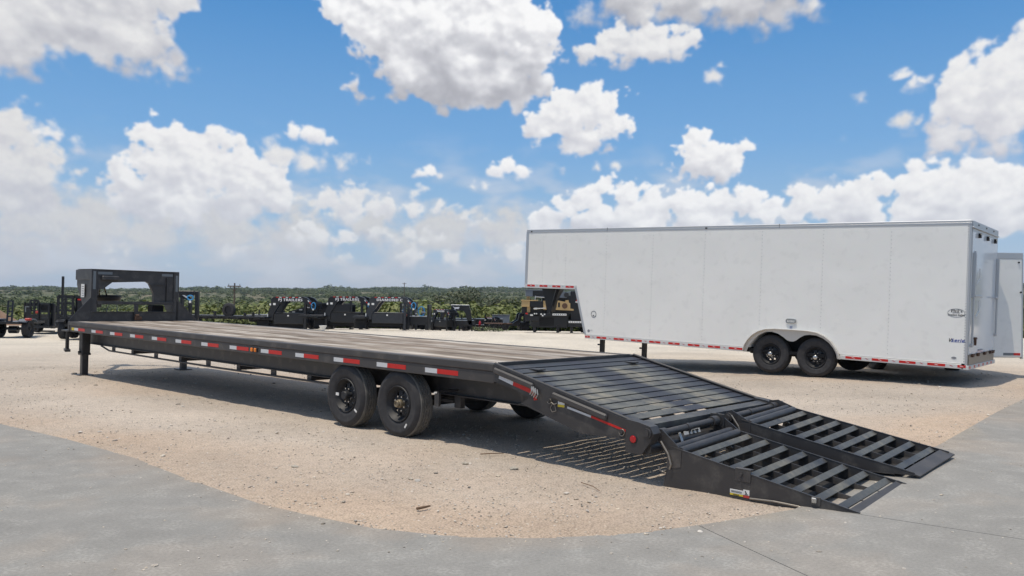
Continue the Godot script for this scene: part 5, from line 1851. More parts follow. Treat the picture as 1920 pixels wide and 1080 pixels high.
func gooseneck(label: String, group: String, at: Vector3, yaw: float, k: float, paint: StandardMaterial3D, bed: float, word: String, opts := {}) -> Node3D:
	var T := node("gooseneck_trailer", self, rootat(at, yaw) * Transform3D(Basis.from_scale(Vector3.ONE * k), Vector3.ZERO))
	tag(T, label, "trailer", group)
	var far := -1.0
	for side in 2:
		var w := -0.16 if side == 0 else far
		var mb := MB.new()
		mb.plate_sy(NECK_OUT, w, w + 0.16)
		put("gooseneck_arm", mb, paint, T)
		var lg := MB.new()
		lg.bx(2.42, 2.56, w + 0.02, w + 0.14, 0.02, 1.75)
		lg.bx(2.36, 2.62, w - 0.02, w + 0.18, 0.0, 0.02)
		put("landing_jack", lg, paint, T)
		if opts.get("rear_legs", true):
			var l2 := MB.new()
			l2.bx(0.10, 0.24, w + 0.02, w + 0.14, 0.0, 0.9)
			put("support_leg", l2, paint, T)
	var tbx := MB.new()
	tbx.bx(0.45, 2.40, far + 0.17, -0.03, 0.40, 1.02, 0.02)
	tbx.bx(0.44, 2.42, far + 0.16, -0.02, 1.02, 1.05, 0.008)
	var box := put("toolbox", tbx, paint, T)
	var lt := MB.new()
	lt.bx(1.36, 1.46, -0.035, -0.02, 0.85, 0.93, 0.004)
	put("latch", lt, M.sticker, box)
	var ug := MB.new()
	ug.bx(-0.9, 2.2, far + 0.1, far + 0.2, 0.12, 0.45)
	ug.bx(0.1, 2.3, -0.35, -0.25, 0.18, 0.42)
	ug.bx(-0.7, 0.1, -0.5, -0.1, 0.05, 0.62, 0.05)
	put("underframe", ug, M.hole, T)
	var fr := MB.new()
	fr.bx(-bed, 0.3, -0.12, 0.0, 0.62, 0.80)
	fr.bx(-bed, 0.3, far, far + 0.12, 0.62, 0.80)
	fr.bx(-bed, 0.2, -0.02, 0.35, 0.74, 0.80)
	fr.bx(-bed, 0.2, far - 0.35, far + 0.02, 0.74, 0.80)
	for i in int(bed / 0.7):
		fr.bx(-0.3 - i * 0.7, -0.22 - i * 0.7, far - 0.35, 0.35, 0.66, 0.74)
	put("bed_frame", fr, paint, T)
	var dk := MB.new()
	dk.bx(-bed, 0.05, far - 0.33, 0.33, 0.802, 0.832)
	put("deck", dk, M.paint_worn, T)
	var rl := MB.new()
	for i in int(bed / 0.55):
		var s := -0.25 - i * 0.55
		rl.bx(s - 0.03, s + 0.03, 0.35, 0.38, 0.70, 0.83)
	rl.bx(-bed, 0.15, 0.38, 0.41, 0.72, 0.80)
	put("stake_rail", rl, paint, T)
	if opts.get("wheels", true):
		for s in [-bed * 0.62, -bed * 0.62 - 0.9]:
			small_wheel(T, P(s, 0.32, 0.37), Vector3.RIGHT)
			small_wheel(T, P(s, far - 0.32, 0.37), Vector3.LEFT)
	for i in 8:
		var s := 0.62 + i * 0.21
		var mb := MB.new()
		mb.bx(s, s + 0.15, 0.0, 0.004, 1.94, 1.985)
		put("reflective_tape", mb, M.tape_red if i % 2 == 0 else M.tape_white, T)
	for i in 3:
		var a := Vector2(2.68, 1.80).lerp(Vector2(3.0, 1.48), i / 3.0)
		var b := Vector2(2.68, 1.80).lerp(Vector2(3.0, 1.48), (i + 0.8) / 3.0)
		var mb := MB.new()
		mb.bar(P(a.x, 0.002, a.y), P(b.x, 0.002, b.y), 0.004, 0.06)
		put("reflective_tape", mb, M.tape_white if i % 2 == 0 else M.tape_red, T)
	if word:
		lettering(word, 0.145, M.letter_white, T, Transform3D(Basis(Vector3(0, 0, -1), Vector3.UP, Vector3.RIGHT), P(1.55, 0.003, 1.815)), true, "Droid Sans", 1.4)
	for q in [[0.20, 0.30, 1.48, 1.60, "sticker"], [0.44, 0.60, 1.50, 1.62, "sticker"], [0.06, 0.12, 0.78, 0.98, "sticker"]]:
		var mb := MB.new()
		mb.bx(q[0], q[1], 0.0, 0.004, q[2], q[3])
		put("small_label", mb, M[q[4]], T)
	var cp := MB.new()
	cp.tube(P(2.98, far * 0.5, 1.75), P(2.98, far * 0.5, 0.95), 0.07, 12)
	cp.bx(2.6, 3.1, far + 0.1, -0.06, 1.5, 1.72)
	put("coupler", cp, paint, T)
	if opts.get("panel", false):
		var pn := MB.new()
		pn.bx(0.75, 1.75, far + 0.17, far + 0.20, 1.05, 1.50, 0.006)
		pn.bx(1.70, 1.80, -0.2, -0.06, 1.02, 1.76)
		pn.bx(0.55, 1.75, -0.10, -0.06, 1.05, 1.48, 0.006)
		put("headboard_panel", pn, paint, T)
	if opts.get("strap", true):
		var st := MB.new()
		for i in 14:
			var a := TAU * i / 14.0
			var b := TAU * (i + 1) / 14.0
			st.tube(P(3.06 + cos(a) * 0.13, 0.03, 1.48 + sin(a) * 0.20), P(3.06 + cos(b) * 0.13, 0.03, 1.48 + sin(b) * 0.20), 0.028, 6)
		put("air_hose", st, M.blue_strap, T)
		var tg := MB.new()
		tg.bx(3.0, 3.1, 0.04, 0.06, 1.24, 1.33)
		put("tag", tg, M.sticker, T)
	return T

# grid of bars in the plane of t: wide by high, nx by ny openings
func bars(mb: MB, t: Transform3D, wide: float, high: float, nx: int, ny: int, th := 0.05) -> void:
	for i in nx + 1:
		var x := wide * i / nx
		mb.box(t * Transform3D(Basis(), Vector3(x, high * 0.5, 0)), Vector3(th, high, th))
	for j in ny + 1:
		mb.box(t * Transform3D(Basis(), Vector3(wide * 0.5, high * j / ny, 0)), Vector3(wide, th, th * 0.8))

func make_far_trailers() -> void:
	var near_group := "black gooseneck trailers parked along the far side of the lot"
	var y1 := lot_y(-13.0, -48.0) - 0.02
	var a := gooseneck("black gooseneck trailer carrying an upright spare tyre on its bed, nearest the utility pole", near_group, Vector3(-14.45, -0.28, -48.2), deg_to_rad(-104), 1.0, M.black, 9.0, "PJ TRAILERS", {"rear_legs": false})
	var sp := MB.new()
	sp.col = Color(0.035, 0.035, 0.037)
	sp.lathe([Vector2(0.22, -0.12), Vector2(0.38, -0.12), Vector2(0.41, -0.08), Vector2(0.41, 0.08), Vector2(0.38, 0.12), Vector2(0.22, 0.12)], Transform3D(Basis(Vector3.UP, Vector3.RIGHT, Vector3.BACK), P(-2.35, 0.20, 1.17)), 28, true)
	sp.lathe([Vector2(0.0, -0.05), Vector2(0.22, -0.05), Vector2(0.22, 0.05), Vector2(0.0, 0.05)], Transform3D(Basis(Vector3.UP, Vector3.RIGHT, Vector3.BACK), P(-2.35, 0.20, 1.17)), 20)
	put("spare_tyre", sp, M.rubber, a)
	var bits := MB.new()
	for s in [-0.75, -1.3, -3.3]:
		bits.bx(s - 0.06, s + 0.06, 0.12, 0.24, 0.83, 1.02)
	bits.bx(-3.5, -3.1, 0.12, 0.18, 1.02, 1.08)
	bits.bx(-1.0, -0.7, 0.12, 0.18, 0.98, 1.04)
	put("winch_post", bits, M.black, a)
	gooseneck("black gooseneck trailer with a solid headboard, standing between two other goosenecks", near_group, Vector3(-10.62, -0.06, -46.2), deg_to_rad(-103), 0.92, M.black, 1.5, "PJ TRAILERS", {"panel": true, "wheels": false})
	gooseneck("dark grey gooseneck trailer with a grey toolbox and red and white tape on its arm", near_group, Vector3(-7.95, 0.0, -44.2), deg_to_rad(-97), 0.89, M.grey_paint, 0.6, "DIAMOND C", {"rear_legs": false, "wheels": false})
	gooseneck("small black gooseneck trailer beside the equipment with blue hoses", near_group, Vector3(-5.05, -0.26, -51.5), deg_to_rad(-142), 0.68, M.black, 5.0, "TRAILERS", {"strap": false})
	gooseneck("little black gooseneck in front of the dark grey dump body", near_group, Vector3(-1.75, -0.22, -51.2), deg_to_rad(-145), 0.44, M.black, 3.0, "TRAILERS", {"strap": false, "wheels": false})
	# flatbeds glimpsed behind the lettered goosenecks
	for q in [[Vector3(-8.6, -0.30, -53.5), 8.4, "long black flatbed trailer glimpsed behind the first two lettered goosenecks"], [Vector3(-0.6, -0.42, -56.5), 7.2, "black flatbed trailer glimpsed behind the end-on gooseneck"]]:
		var L := node("flatbed_trailer", self, rootat(q[0], deg_to_rad(-90)))
		tag(L, q[2], "trailer")
		var bed := MB.new()
		bed.bx(-q[1], 0.0, -1.1, 1.1, 0.70, 0.86, 0.01)
		put("deck", bed, M.black, L)
		var lo := MB.new()
		lo.bx(-q[1], 0.0, 0.3, 0.5, 0.38, 0.70)
		lo.bx(-q[1], 0.0, -0.5, -0.3, 0.38, 0.70)
		put("main_beam", lo, M.hole, L)
		for i in int(q[1] / 0.8):
			var st := MB.new()
			st.bx(-0.4 - i * 0.8, -0.32 - i * 0.8, 1.1, 1.16, 0.66, 0.90 + 0.25 * (i % 2))
			put("stake", st, M.black, L)
		for i in 3:
			small_wheel(L, P(-q[1] * 0.35 - i * 0.95, 1.05, 0.37), Vector3.RIGHT)
		var jk := MB.new()
		jk.bx(-1.2, -1.05, 0.8, 0.95, 0.0, 0.75)
		jk.bx(-2.0, -1.0, 0.6, 1.0, 0.30, 0.70)
		put("landing_jack", jk, M.black, L)
	# tilted dump body between the first two goosenecks
	var D := node("dump_trailer", self, rootat(Vector3(-11.6, -0.2, -49.2), deg_to_rad(-90)))
	tag(D, "black dump trailer body with a long sloping underside, between two goosenecks", "trailer")
	var body := MB.new()
	body.plate_sy([Vector2(-1.8, 0.98), Vector2(-1.6, 1.02), Vector2(-0.1, 1.50), Vector2(1.9, 1.52), Vector2(1.9, 1.30), Vector2(0.6, 0.80), Vector2(0.0, 0.72)], -0.9, 0.0)
	put("dump_body", body, M.black, D)
	var rimd := MB.new()
	rimd.bx(-0.1, 1.95, -0.95, 0.05, 1.50, 1.58)
	rimd.bar(P(-1.8, 0.02, 1.0), P(-0.1, 0.02, 1.53), 0.06, 0.08)
	put("top_rail", rimd, M.grey_paint, D)
	var df := MB.new()
	df.bx(-2.0, 2.2, -0.85, -0.05, 0.42, 0.60)
	for s in [-1.7, 1.9]:
		df.bx(s - 0.07, s + 0.07, -0.8, -0.1, 0.0, 0.45)
	put("chassis", df, M.black, D)
	for i in 4:
		var mb := MB.new()
		var p := Vector2(-1.5, 1.02).lerp(Vector2(-0.2, 1.43), i / 3.0)
		mb.bx(p.x - 0.09, p.x + 0.09, 0.05, 0.056, p.y - 0.03, p.y + 0.03)
		put("reflective_tape", mb, M.tape_white, D)
	for s in [-0.4, 0.5]:
		small_wheel(D, P(s, 0.05, 0.36), Vector3.RIGHT)
		small_wheel(D, P(s, -0.95, 0.36), Vector3.LEFT)
	# white funnel left on the ground
	var F := node("funnel", self, rootat(Vector3(-9.28, lot_y(-9.3, -40.3) + 0.02, -40.3), 0.0))
	tag(F, "white square funnel standing on the gravel below the dump body", "funnel")
	var fm := MB.new()
	fm.lathe([Vector2(0.05, 0.0), Vector2(0.07, 0.03), Vector2(0.19, 0.27), Vector2(0.20, 0.29), Vector2(0.18, 0.29), Vector2(0.05, 0.05)], Transform3D(Basis(), Vector3.ZERO), 4)
	put("cone", fm, M.sticker, F)
	# trailer with pumps and blue hoses
	var E := node("hydraulic_trailer", self, rootat(Vector3(-4.75, 0.0, -45.0), 0.0))
	tag(E, "black trailer topped with pumps and coiled blue hoses, next to the dark grey gooseneck", "trailer")
	var eb := MB.new()
	eb.bx(0.0, 1.4, -1.35, 0.12, 0.24, 0.72, 0.02)
	eb.bx(0.0, 1.5, -1.40, -1.30, 0.0, 1.45)
	eb.bx(0.0, 1.5, 0.10, 0.20, 0.0, 1.40)
	for w in [-1.2, -0.5, 0.05]:
		eb.bx(-0.05, 0.05, w - 0.05, w + 0.05, 0.0, 0.3)
	put("body", eb, M.black, E)
	var tp := MB.new()
	tp.bx(-0.06, 1.3, -1.30, 0.08, 0.72, 0.76)
	put("top_plate", tp, M.alum, E)
	for q in [[-1.05, 0.16, 0.20], [-0.20, 0.17, 0.26]]:
		var mb := MB.new()
		for i in 14:
			var u := TAU * i / 14.0
			var w := TAU * (i + 1) / 14.0
			mb.tube(P(-0.12, q[0] + cos(u) * q[1], 1.02 + sin(u) * q[2]), P(-0.12, q[0] + cos(w) * q[1], 1.02 + sin(w) * q[2]), 0.03, 6)
		put("hose", mb, M.blue_strap, E)
	for q in [[-1.15, 0.9, 0.10], [-0.85, 0.92, 0.13], [-0.52, 1.0, 0.06], [-0.1, 0.95, 0.09]]:
		var mb := MB.new()
		mb.tube(P(0.1, q[0], 0.76), P(0.1, q[0], q[1] + 0.25), q[2], 10)
		mb.tube(P(-0.1, q[0] - 0.1, q[1]), P(-0.1, q[0] + 0.15, q[1]), q[2] * 0.7, 8)
		put("pump", mb, M.blue_grey, E)
	var vv := MB.new()
	for q in [[-1.2, 1.35], [-1.0, 1.33], [-0.55, 1.15], [-0.5, 0.90], [-1.22, 1.05]]:
		vv.box(Transform3D(Basis(), P(-0.16, q[0], q[1])), Vector3(0.10, 0.07, 0.06), 0.01)
	put("valve", vv, M.sticker, E)
	var rd := MB.new()
	rd.box(Transform3D(Basis(), P(-0.15, -0.95, 0.80)), Vector3(0.2, 0.07, 0.1), 0.02)
	put("red_valve", rd, M.tape_red, E)
	for w in [-1.1, -0.2]:
		small_wheel(E, P(0.5, w + 0.1, 0.20), Vector3.RIGHT, 0.20)
	# gooseneck seen end on, with a white emblem
	var G := node("gooseneck_trailer", self, rootat(Vector3(-3.92, -0.27, -52.0), 0.0))
	tag(G, "black gooseneck trailer seen end on, with a silver top bar and pale emblem", "trailer", near_group)
	var gm := MB.new()
	gm.plate_wy([Vector2(-0.25, 0.30), Vector2(-0.05, 0.95), Vector2(0.08, 1.30), Vector2(0.10, 1.62), Vector2(1.20, 1.62), Vector2(1.32, 1.30), Vector2(1.45, 0.30), Vector2(1.25, 0.30), Vector2(1.10, 0.70), Vector2(0.98, 1.12), Vector2(0.85, 1.27), Vector2(0.45, 1.27), Vector2(0.28, 1.10), Vector2(0.22, 0.80), Vector2(0.14, 0.62), Vector2(0.0, 0.30)], -0.1, 0.1)
	put("gooseneck_arm", gm, M.black, G)
	var gb := MB.new()
	gb.bx(-0.1, 2, -0.30, 1.50, 0.38, 0.66, 0.01)
	gb.bx(-0, 3, -0.25, 1.45, 0.30, 0.38)
	for w in [-0.2, 0.6, 1.4]:
		gb.bx(0.2, 0.3, w - 0.05, w + 0.05, 0.0, 0.4)
	put("toolbox", gb, M.black, G)
	var gt := MB.new()
	gt.bx(-0.02, 0.12, 0.05, 1.22, 1.60, 1.66, 0.01)
	gt.bx(0.1, 0.14, 0.10, 1.22, 0.64, 0.67)
	put("top_bar", gt, M.alum, G)
	var ge := MB.new()
	ge.prism(PackedVector2Array([Vector2(0.16, 1.55), Vector2(0.30, 1.50), Vector2(0.62, 1.52), Vector2(0.55, 1.38), Vector2(0.42, 1.40), Vector2(0.30, 1.36), Vector2(0.28, 1.45)]), Transform3D(Basis(), Vector3(0, 0, 0.101)), 0.006)
	put("emblem", ge, M.letter_white, G)
	var gl := MB.new()
	gl.bar(P(0.13, 0.75, 1.60), P(0.13, 1.12, 1.24), 0.02, 0.05)
	put("diagonal_tape", gl, M.alum, G)
	for w in [-0.15, 1.15]:
		small_wheel(G, P(1.6, w + 0.1, 0.30), Vector3.RIGHT, 0.30)
	# red bottle on the trailer behind it
	var B := node("gas_bottle", self, rootat(Vector3(-1.98, 0.02, -51.4), 0.0))
	tag(B, "red gas bottle standing beside the gooseneck with a silver top bar", "gas bottle")
	var bm := MB.new()
	bm.lathe([Vector2(0.0, 0.0), Vector2(0.075, 0.01), Vector2(0.078, 0.26), Vector2(0.05, 0.33), Vector2(0.02, 0.36), Vector2(0.02, 0.42), Vector2(0.0, 0.42)], Transform3D(), 14, true)
	put("bottle", bm, M.red_lens, B)
	var bs := node("pallet_stand", self, rootat(Vector3(-1.98, lot_y(-1.98, -51.4), -51.4), 0.0))
	tag(bs, "black steel stand under the red gas bottle", "stand")
	var bsm := MB.new()
	bsm.bx(-0.3, 0.3, -0.35, 0.35, 0.0, 0.26, 0.01)
	bsm.bx(-0.3, -0.2, -0.35, -0.25, 0.26, 0.80)
	put("frame", bsm, M.black, bs)
	# dark grey dump body
	var H := node("dump_container", self, rootat(Vector3(-1.45, -0.5, -62.5), 0.0))
	tag(H, "plain dark grey dump container standing before the trees", "container")
	var hm := MB.new()
	hm.bx(-1.6, 0.0, 0.0, 1.3, 0.30, 1.08, 0.02)
	put("shell", hm, M.blue_grey, H)
	var hm2 := MB.new()
	hm2.bx(-1.62, 0.02, -0.03, 1.33, 1.08, 1.14, 0.01)
	hm2.bx(-1.5, 0.0, 0.1, 0.3, 0.0, 0.3)
	hm2.bx(-1.5, 0.0, 1.0, 1.2, 0.0, 0.3)
	put("rim", hm2, M.grey_paint, H)
	# low flat trailer in front of the machinery
	var Lw := node("flat_trailer", self, rootat(Vector3(-0.55, -0.02, -47.0), deg_to_rad(-80)))
	tag(Lw, "low black flat trailer with an empty deck, left of the stacked machinery", "trailer")
	var lw := MB.new()
	lw.bx(0.0, 1.7, -0.9, 0.0, 0.26, 0.36)
	lw.plate_sy([Vector2(0.55, 0.36), Vector2(0.95, 0.62), Vector2(1.0, 0.92), Vector2(1.1, 1.02), Vector2(1.45, 1.02), Vector2(1.55, 0.9), Vector2(1.6, 0.36), Vector2(1.42, 0.36), Vector2(1.40, 0.82), Vector2(1.15, 0.82), Vector2(1.10, 0.50), Vector2(0.9, 0.36)], -0.12, 0.0)
	lw.plate_sy([Vector2(0.55, 0.36), Vector2(0.95, 0.62), Vector2(1.0, 0.92), Vector2(1.1, 1.02), Vector2(1.45, 1.02), Vector2(1.55, 0.9), Vector2(1.6, 0.36), Vector2(1.42, 0.36), Vector2(1.40, 0.82), Vector2(1.15, 0.82), Vector2(1.10, 0.50), Vector2(0.9, 0.36)], -0.9, -0.78)
	lw.bx(1.05, 1.6, -0.85, -0.02, 0.05, 0.48)
	put("frame", lw, M.black, Lw)
	var ld := MB.new()
	ld.bx(-0.9, 0.6, -0.95, 0.05, 0.36, 0.40)
	put("deck", ld, M.rust, Lw)
	small_wheel(Lw, P(0.2, 0.0, 0.22), Vector3.RIGHT, 0.22)
	make_machinery()
	make_left_trailers()

func make_machinery() -> void:
	# heavy black trailer
	var T := node("equipment_trailer", self, rootat(Vector3(0.75, 0.0, -44.0), 0.0))
	tag(T, "heavy black equipment trailer under the tan machine, seen below the white nose", "trailer")
	var mb := MB.new()
	mb.bx(0.2, 5, 0.35, 2.3, 0.25, 0.95, 0.02)
	mb.bx(-0, 0.4, 0.30, 2.2, 0.88, 1.02, 0.01)
	mb.bx(0.1, 5, 2.3, 3.6, 0.30, 0.62, 0.02)
	mb.bx(-0, 0.2, -0.05, 0.75, 0.60, 0.98, 0.02)
	for w in [0.5, 1.75, 2.5, 3.2]:
		mb.bx(0.15, 0.3, w - 0.07, w + 0.07, 0.0, 0.4)
	mb.bx(0.6, 6, 2.45, 3.9, 0.62, 2.25, 0.03)
	put("frame", mb, M.black, T)
	var ins := MB.new()
	ins.bx(0.19, 0.205, 0.75, 1.55, 0.35, 0.80)
	put("recess", ins, M.hole, T)
	for q in [[1.45, 2.2, 0.97], [2.32, 3.1, 0.58]]:
		var s := MB.new()
		s.bx(-0.012, -0, q[0], q[1], q[2] - 0.05, q[2] + 0.05)
		var o := put("perforated_strip", s, M.sticker, T)
		for k in 6:
			var h := MB.new()
			var w: float = lerpf(q[0], q[1], (k + 0.7) / 6.4)
			h.bx(-0.018, -0.012, w - 0.025, w + 0.025, q[2] - 0.022, q[2] + 0.022)
			put("slot", h, M.hole, o)
	for q in [[0.25, 0.40, 0.92, "sticker"], [0.45, 0.52, 1.0, "sticker"], [0.56, 0.62, 1.0, "sticker"], [0.80, 0.88, 0.98, "sticker"], [0.98, 1.06, 0.97, "sticker"], [0.88, 0.96, 0.90, "sticker"], [0.0, 0.12, 1.0, "tape_red"], [2.72, 2.85, 1.66, "sticker"], [2.75, 2.86, 1.74, "tape_red"], [2.95, 3.02, 1.18, "sticker"]]:
		var s := MB.new()
		var f := 0.004 if q[0] < 2.4 else -0.60
		s.bx(-f - 0.012, -f, q[0], q[1], q[2] - 0.035, q[2] + 0.035)
		put("small_label", s, M[q[3]], T)
	for w in [0.65, 2.0, 3.3]:
		small_wheel(T, P(1.5, w, 0.3), Vector3.RIGHT, 0.32)
	# tan machine riding on it
	var K := node("tan_machine", self, rootat(Vector3(0.55, 1.06, -44.0), 0.0))
	tag(K, "tan and black drilling machine loaded on the black equipment trailer", "machine")
	var tan := MB.new()
	tan.bx(0.05, 0.8, -0.02, 0.42, 0.30, 0.62, 0.015)
	tan.bx(0.02, 0.8, -0.06, 0.85, 0.62, 0.68)
	tan.bx(0.2, 0.6, 0.28, 0.45, 0.0, 0.30)
	tan.bx(0.2, 0.6, 0.25, 0.42, 0.68, 0.86)
	tan.bx(-0, 0.5, 1.15, 1.35, 0.16, 0.64, 0.01)
	put("tan_frame", tan, M.tan_machine, K)
	var tb := MB.new()
	tb.plate_wy([Vector2(1.50, 0.20), Vector2(1.50, 0.62), Vector2(1.68, 0.66), Vector2(1.70, 0.86), Vector2(1.82, 0.86), Vector2(1.84, 0.68), Vector2(2.32, 0.60), Vector2(2.36, 0.70), Vector2(2.50, 0.70), Vector2(2.52, 0.56), Vector2(2.60, 0.52), Vector2(2.60, 0.24), Vector2(2.78, 0.22), Vector2(2.78, 0.13), Vector2(1.50, 0.17)], -0, 0.5)
	put("tan_casting", tb, M.tan_machine, K)
	for q in [[1.74, 1.86, 0.30, 0.56], [1.94, 2.04, 0.30, 0.56]]:
		var h := MB.new()
		h.bx(-0.012, -0, q[0], q[1], q[2], q[3])
		put("opening", h, M.hole, K)
	var ring := MB.new()
	ring.tube(P(0.1, 2.30, 0.38), P(-0.015, 2.30, 0.38), 0.15, 20)
	put("round_opening", ring, M.rust, K)
	var dk := MB.new()
	dk.bx(0.06, 0.8, 0.42, 1.15, 0.30, 0.62, 0.01)
	dk.bx(0.03, 0.9, 0.55, 1.45, 0.86, 1.20, 0.01)
	put("black_housing", dk, M.black, K)
	var bb := MB.new()
	bb.bx(0.55, 2.2, 1.1, 2.7, -0.10, 0.95, 0.02)
	bb.bx(0.1, 0.5, 1.35, 1.55, -0.05, 0.80, 0.02)
	bb.bx(0.5, 2.0, 0.0, 1.2, -0.08, 0.32, 0.02)
	put("black_housing", bb, M.black, K)
	var gb := MB.new()
	gb.bx(-0, 0.8, 0.20, 0.57, 0.86, 1.18, 0.01)
	gb.bx(-0.02, 0.9, 0.12, 1.25, 1.18, 1.23, 0.008)
	gb.plate_wy([Vector2(1.75, 0.84), Vector2(1.80, 1.05), Vector2(1.95, 1.18), Vector2(2.25, 1.15), Vector2(2.50, 1.08), Vector2(2.45, 0.98), Vector2(2.40, 0.80)], 0.02, 0.6)
	put("grey_cover", gb, M.blue_grey, K)
	var cy := MB.new()
	cy.tube(P(0.3, 2.38, 0.97), P(-0.03, 2.38, 0.97), 0.13, 18)
	put("motor", cy, M.ink, K)
	var hy := MB.new()
	hy.tube(P(-0.02, 0.62, 0.20), P(-0.02, 1.28, 0.24), 0.035, 8)
	hy.tube(P(-0.02, 0.66, 0.20), P(-0.02, 0.82, 0.21), 0.06, 8)
	hy.tube(P(-0.04, 0.72, 0.84), P(-0.04, 1.30, 0.82), 0.028, 8)
	hy.tube(P(-0.04, 0.70, 0.68), P(-0.04, 0.72, 0.90), 0.03, 8)
	put("hydraulic_ram", hy, M.chrome, K)

func make_left_trailers() -> void:
	# tow dolly at the frame's edge
	var A := node("tow_dolly", self, rootat(Vector3(-19.05, 0.0, -30.3), 0.12))
	tag(A, "small two-wheeled tow dolly with grey fenders at the lot's edge", "trailer")
	for q in [[0.0, 1.0], [0.92, -1.0]]:
		small_wheel(A, P(0.0, q[0] + (0.27 if q[1] < 0 else 0.0) - (0.0 if q[1] < 0 else 0.0), 0.34), Vector3.RIGHT if q[1] < 0 else Vector3.LEFT, 0.34)
	var ax := MB.new()
	ax.tube(P(0.0, 0.0, 0.34), P(0.0, 1.1, 0.34), 0.05, 10)
	ax.tube(P(0.0, 0.45, 0.30), P(0.0, 0.75, 0.30), 0.14, 14)
	put("axle", ax, M.black, A)
	var fd := MB.new()
	for w in [-0.12, 0.92]:
		fd.plate_sy([Vector2(-0.42, 0.62), Vector2(-0.30, 0.70), Vector2(0.30, 0.70), Vector2(0.42, 0.62), Vector2(0.42, 0.58), Vector2(0.28, 0.66), Vector2(-0.28, 0.66), Vector2(-0.42, 0.58)], w, w + 0.32)
	put("fender", fd, M.blue_grey, A)
	var fr := MB.new()
	fr.bx(-0.5, 1.6, 0.15, 1.0, 0.52, 0.60)
	fr.bar(P(0.2, 0.35, 0.55), P(2.4, 0.55, 0.50), 0.08, 0.08)
	put("frame", fr, M.black, A)
	var pk := MB.new()
	pk.bx(-0.5, -0.3, 1.18, 1.36, 0.66, 0.74, 0.02)
	put("tail_lamp", pk, M.sticker_red, A)
	var rp := MB.new()
	bars(rp, Transform3D(Basis(Vector3.RIGHT, -0.1), P(-0.25, 0.47, 0.60)), 0.16, 0.76, 1, 4, 0.05)
	put("standing_ramp", rp, M.black, A)
	# first black trailer with stand-up ramps
	var Bt := node("equipment_trailer", self, rootat(Vector3(-19.95, 0.03, -33.5), 0.05))
	tag(Bt, "black trailer with stand-up ramps and silver corner tape on its headboard", "trailer")
	var b1 := MB.new()
	b1.bx(-0.2, 4.0, 0.0, 1.25, 0.22, 0.32)
	b1.bx(3.4, 3.5, -0.2, 0.0, 0.3, 1.20)
	b1.bx(0.0, 0.1, -0.02, 0.06, 0.3, 1.22)
	b1.bx(0.0, 0.1, 0.0, 1.15, 1.14, 1.24)
	b1.plate_wy([Vector2(0.0, 0.55), Vector2(0.12, 1.18), Vector2(0.26, 1.18), Vector2(0.18, 0.55)], 0.0, 0.06)
	b1.bx(0.0, 0.1, 0.30, 1.12, 0.28, 0.62)
	b1.bx(0.0, 3.4, -0.02, 0.03, 0.25, 0.75)
	b1.bx(0.5, 0.6, 0.40, 1.12, 0.85, 1.14)
	b1.bx(0.0, 0.12, 1.06, 1.20, 0.2, 1.2)
	b1.bx(-0.1, 0.1, 0.0, 1.2, 0.06, 0.12)
	put("frame", b1, M.black, Bt)
	var b2 := MB.new()
	bars(b2, Transform3D(Basis(), P(-0.15, 0.32, 0.10)), 0.32, 1.24, 2, 6, 0.065)
	put("standing_ramp", b2, M.black, Bt)
	var b4 := MB.new()
	bars(b4, Transform3D(Basis(), P(-0.10, 0.68, 0.28)), 0.36, 0.92, 1, 3, 0.075)
	put("standing_ramp", b4, M.black, Bt)
	for q in [[0.04, 0.30, 1.06, 1.10], [0.04, 0.08, 0.86, 1.06]]:
		var t := MB.new()
		t.bx(-0.012, -0.002, q[0], q[1], q[2], q[3])
		put("reflective_tape", t, M.tape_silver, Bt)
	var rl := MB.new()
	rl.box(Transform3D(Basis(), P(-0.18, 0.60, 0.87)), Vector3(0.10, 0.10, 0.05), 0.01)
	put("tail_lamp", rl, M.sticker_red, Bt)
	for w in [-0.05, 1.25]:
		small_wheel(Bt, P(1.2, w + 0.1, 0.30), Vector3.RIGHT, 0.32)
	# second, with the taller gate and twin wheels
	var C := node("utility_trailer", self, rootat(Vector3(-16.2, 0.03, -29.2), 0.10))
	tag(C, "black utility trailer with a tall upright ramp gate, beside the headboard of the flatbed", "trailer")
	var c1 := MB.new()
	bars(c1, Transform3D(Basis(), P(0.0, 0.02, 0.52)), 0.50, 1.02, 2, 4, 0.075)
	put("ramp_gate", c1, M.black, C)
	var c2 := MB.new()
	bars(c2, Transform3D(Basis(), P(0.2, 0.56, 0.52)), 0.22, 0.96, 1, 5, 0.06)
	put("ramp_gate", c2, M.black, C)
	var c3 := MB.new()
	c3.bx(-0.1, 3.5, 0.0, 1.1, 0.46, 0.56)
	c3.bx(0.0, 0.1, 0.0, 0.9, 1.48, 1.55)
	c3.bx(0.1, 3.0, 0.05, 0.10, 0.5, 0.85)
	c3.bx(0.3, 0.4, 0.0, 0.95, 0.5, 0.75)
	c3.bx(-0.05, 0.1, 0.68, 0.92, 0.75, 1.42, 0.01)
	c3.bar(P(0.3, 0.45, 1.2), P(0.3, 0.55, 0.6), 0.04, 0.04)
	put("frame", c3, M.black, C)
	for q in [[0.70, 0.84, "tape_red"], [0.84, 0.92, "sticker"]]:
		var t := MB.new()
		t.bx(-0.06, -0.05, q[0], q[1], 1.40, 1.45)
		put("reflective_tape", t, M[q[2]], C)
	for s in [0.15, 0.95]:
		small_wheel(C, P(s, 0.08, 0.335), Vector3.LEFT, 0.335)
		small_wheel(C, P(s, 1.0, 0.335), Vector3.RIGHT, 0.335)
	var cf := MB.new()
	cf.plate_sy([Vector2(-0.30, 0.62), Vector2(-0.10, 0.72), Vector2(1.2, 0.72), Vector2(1.4, 0.62), Vector2(1.2, 0.68), Vector2(-0.1, 0.68)], 0.06, 0.34)
	put("fender", cf, M.black, C)
	var ct := MB.new()
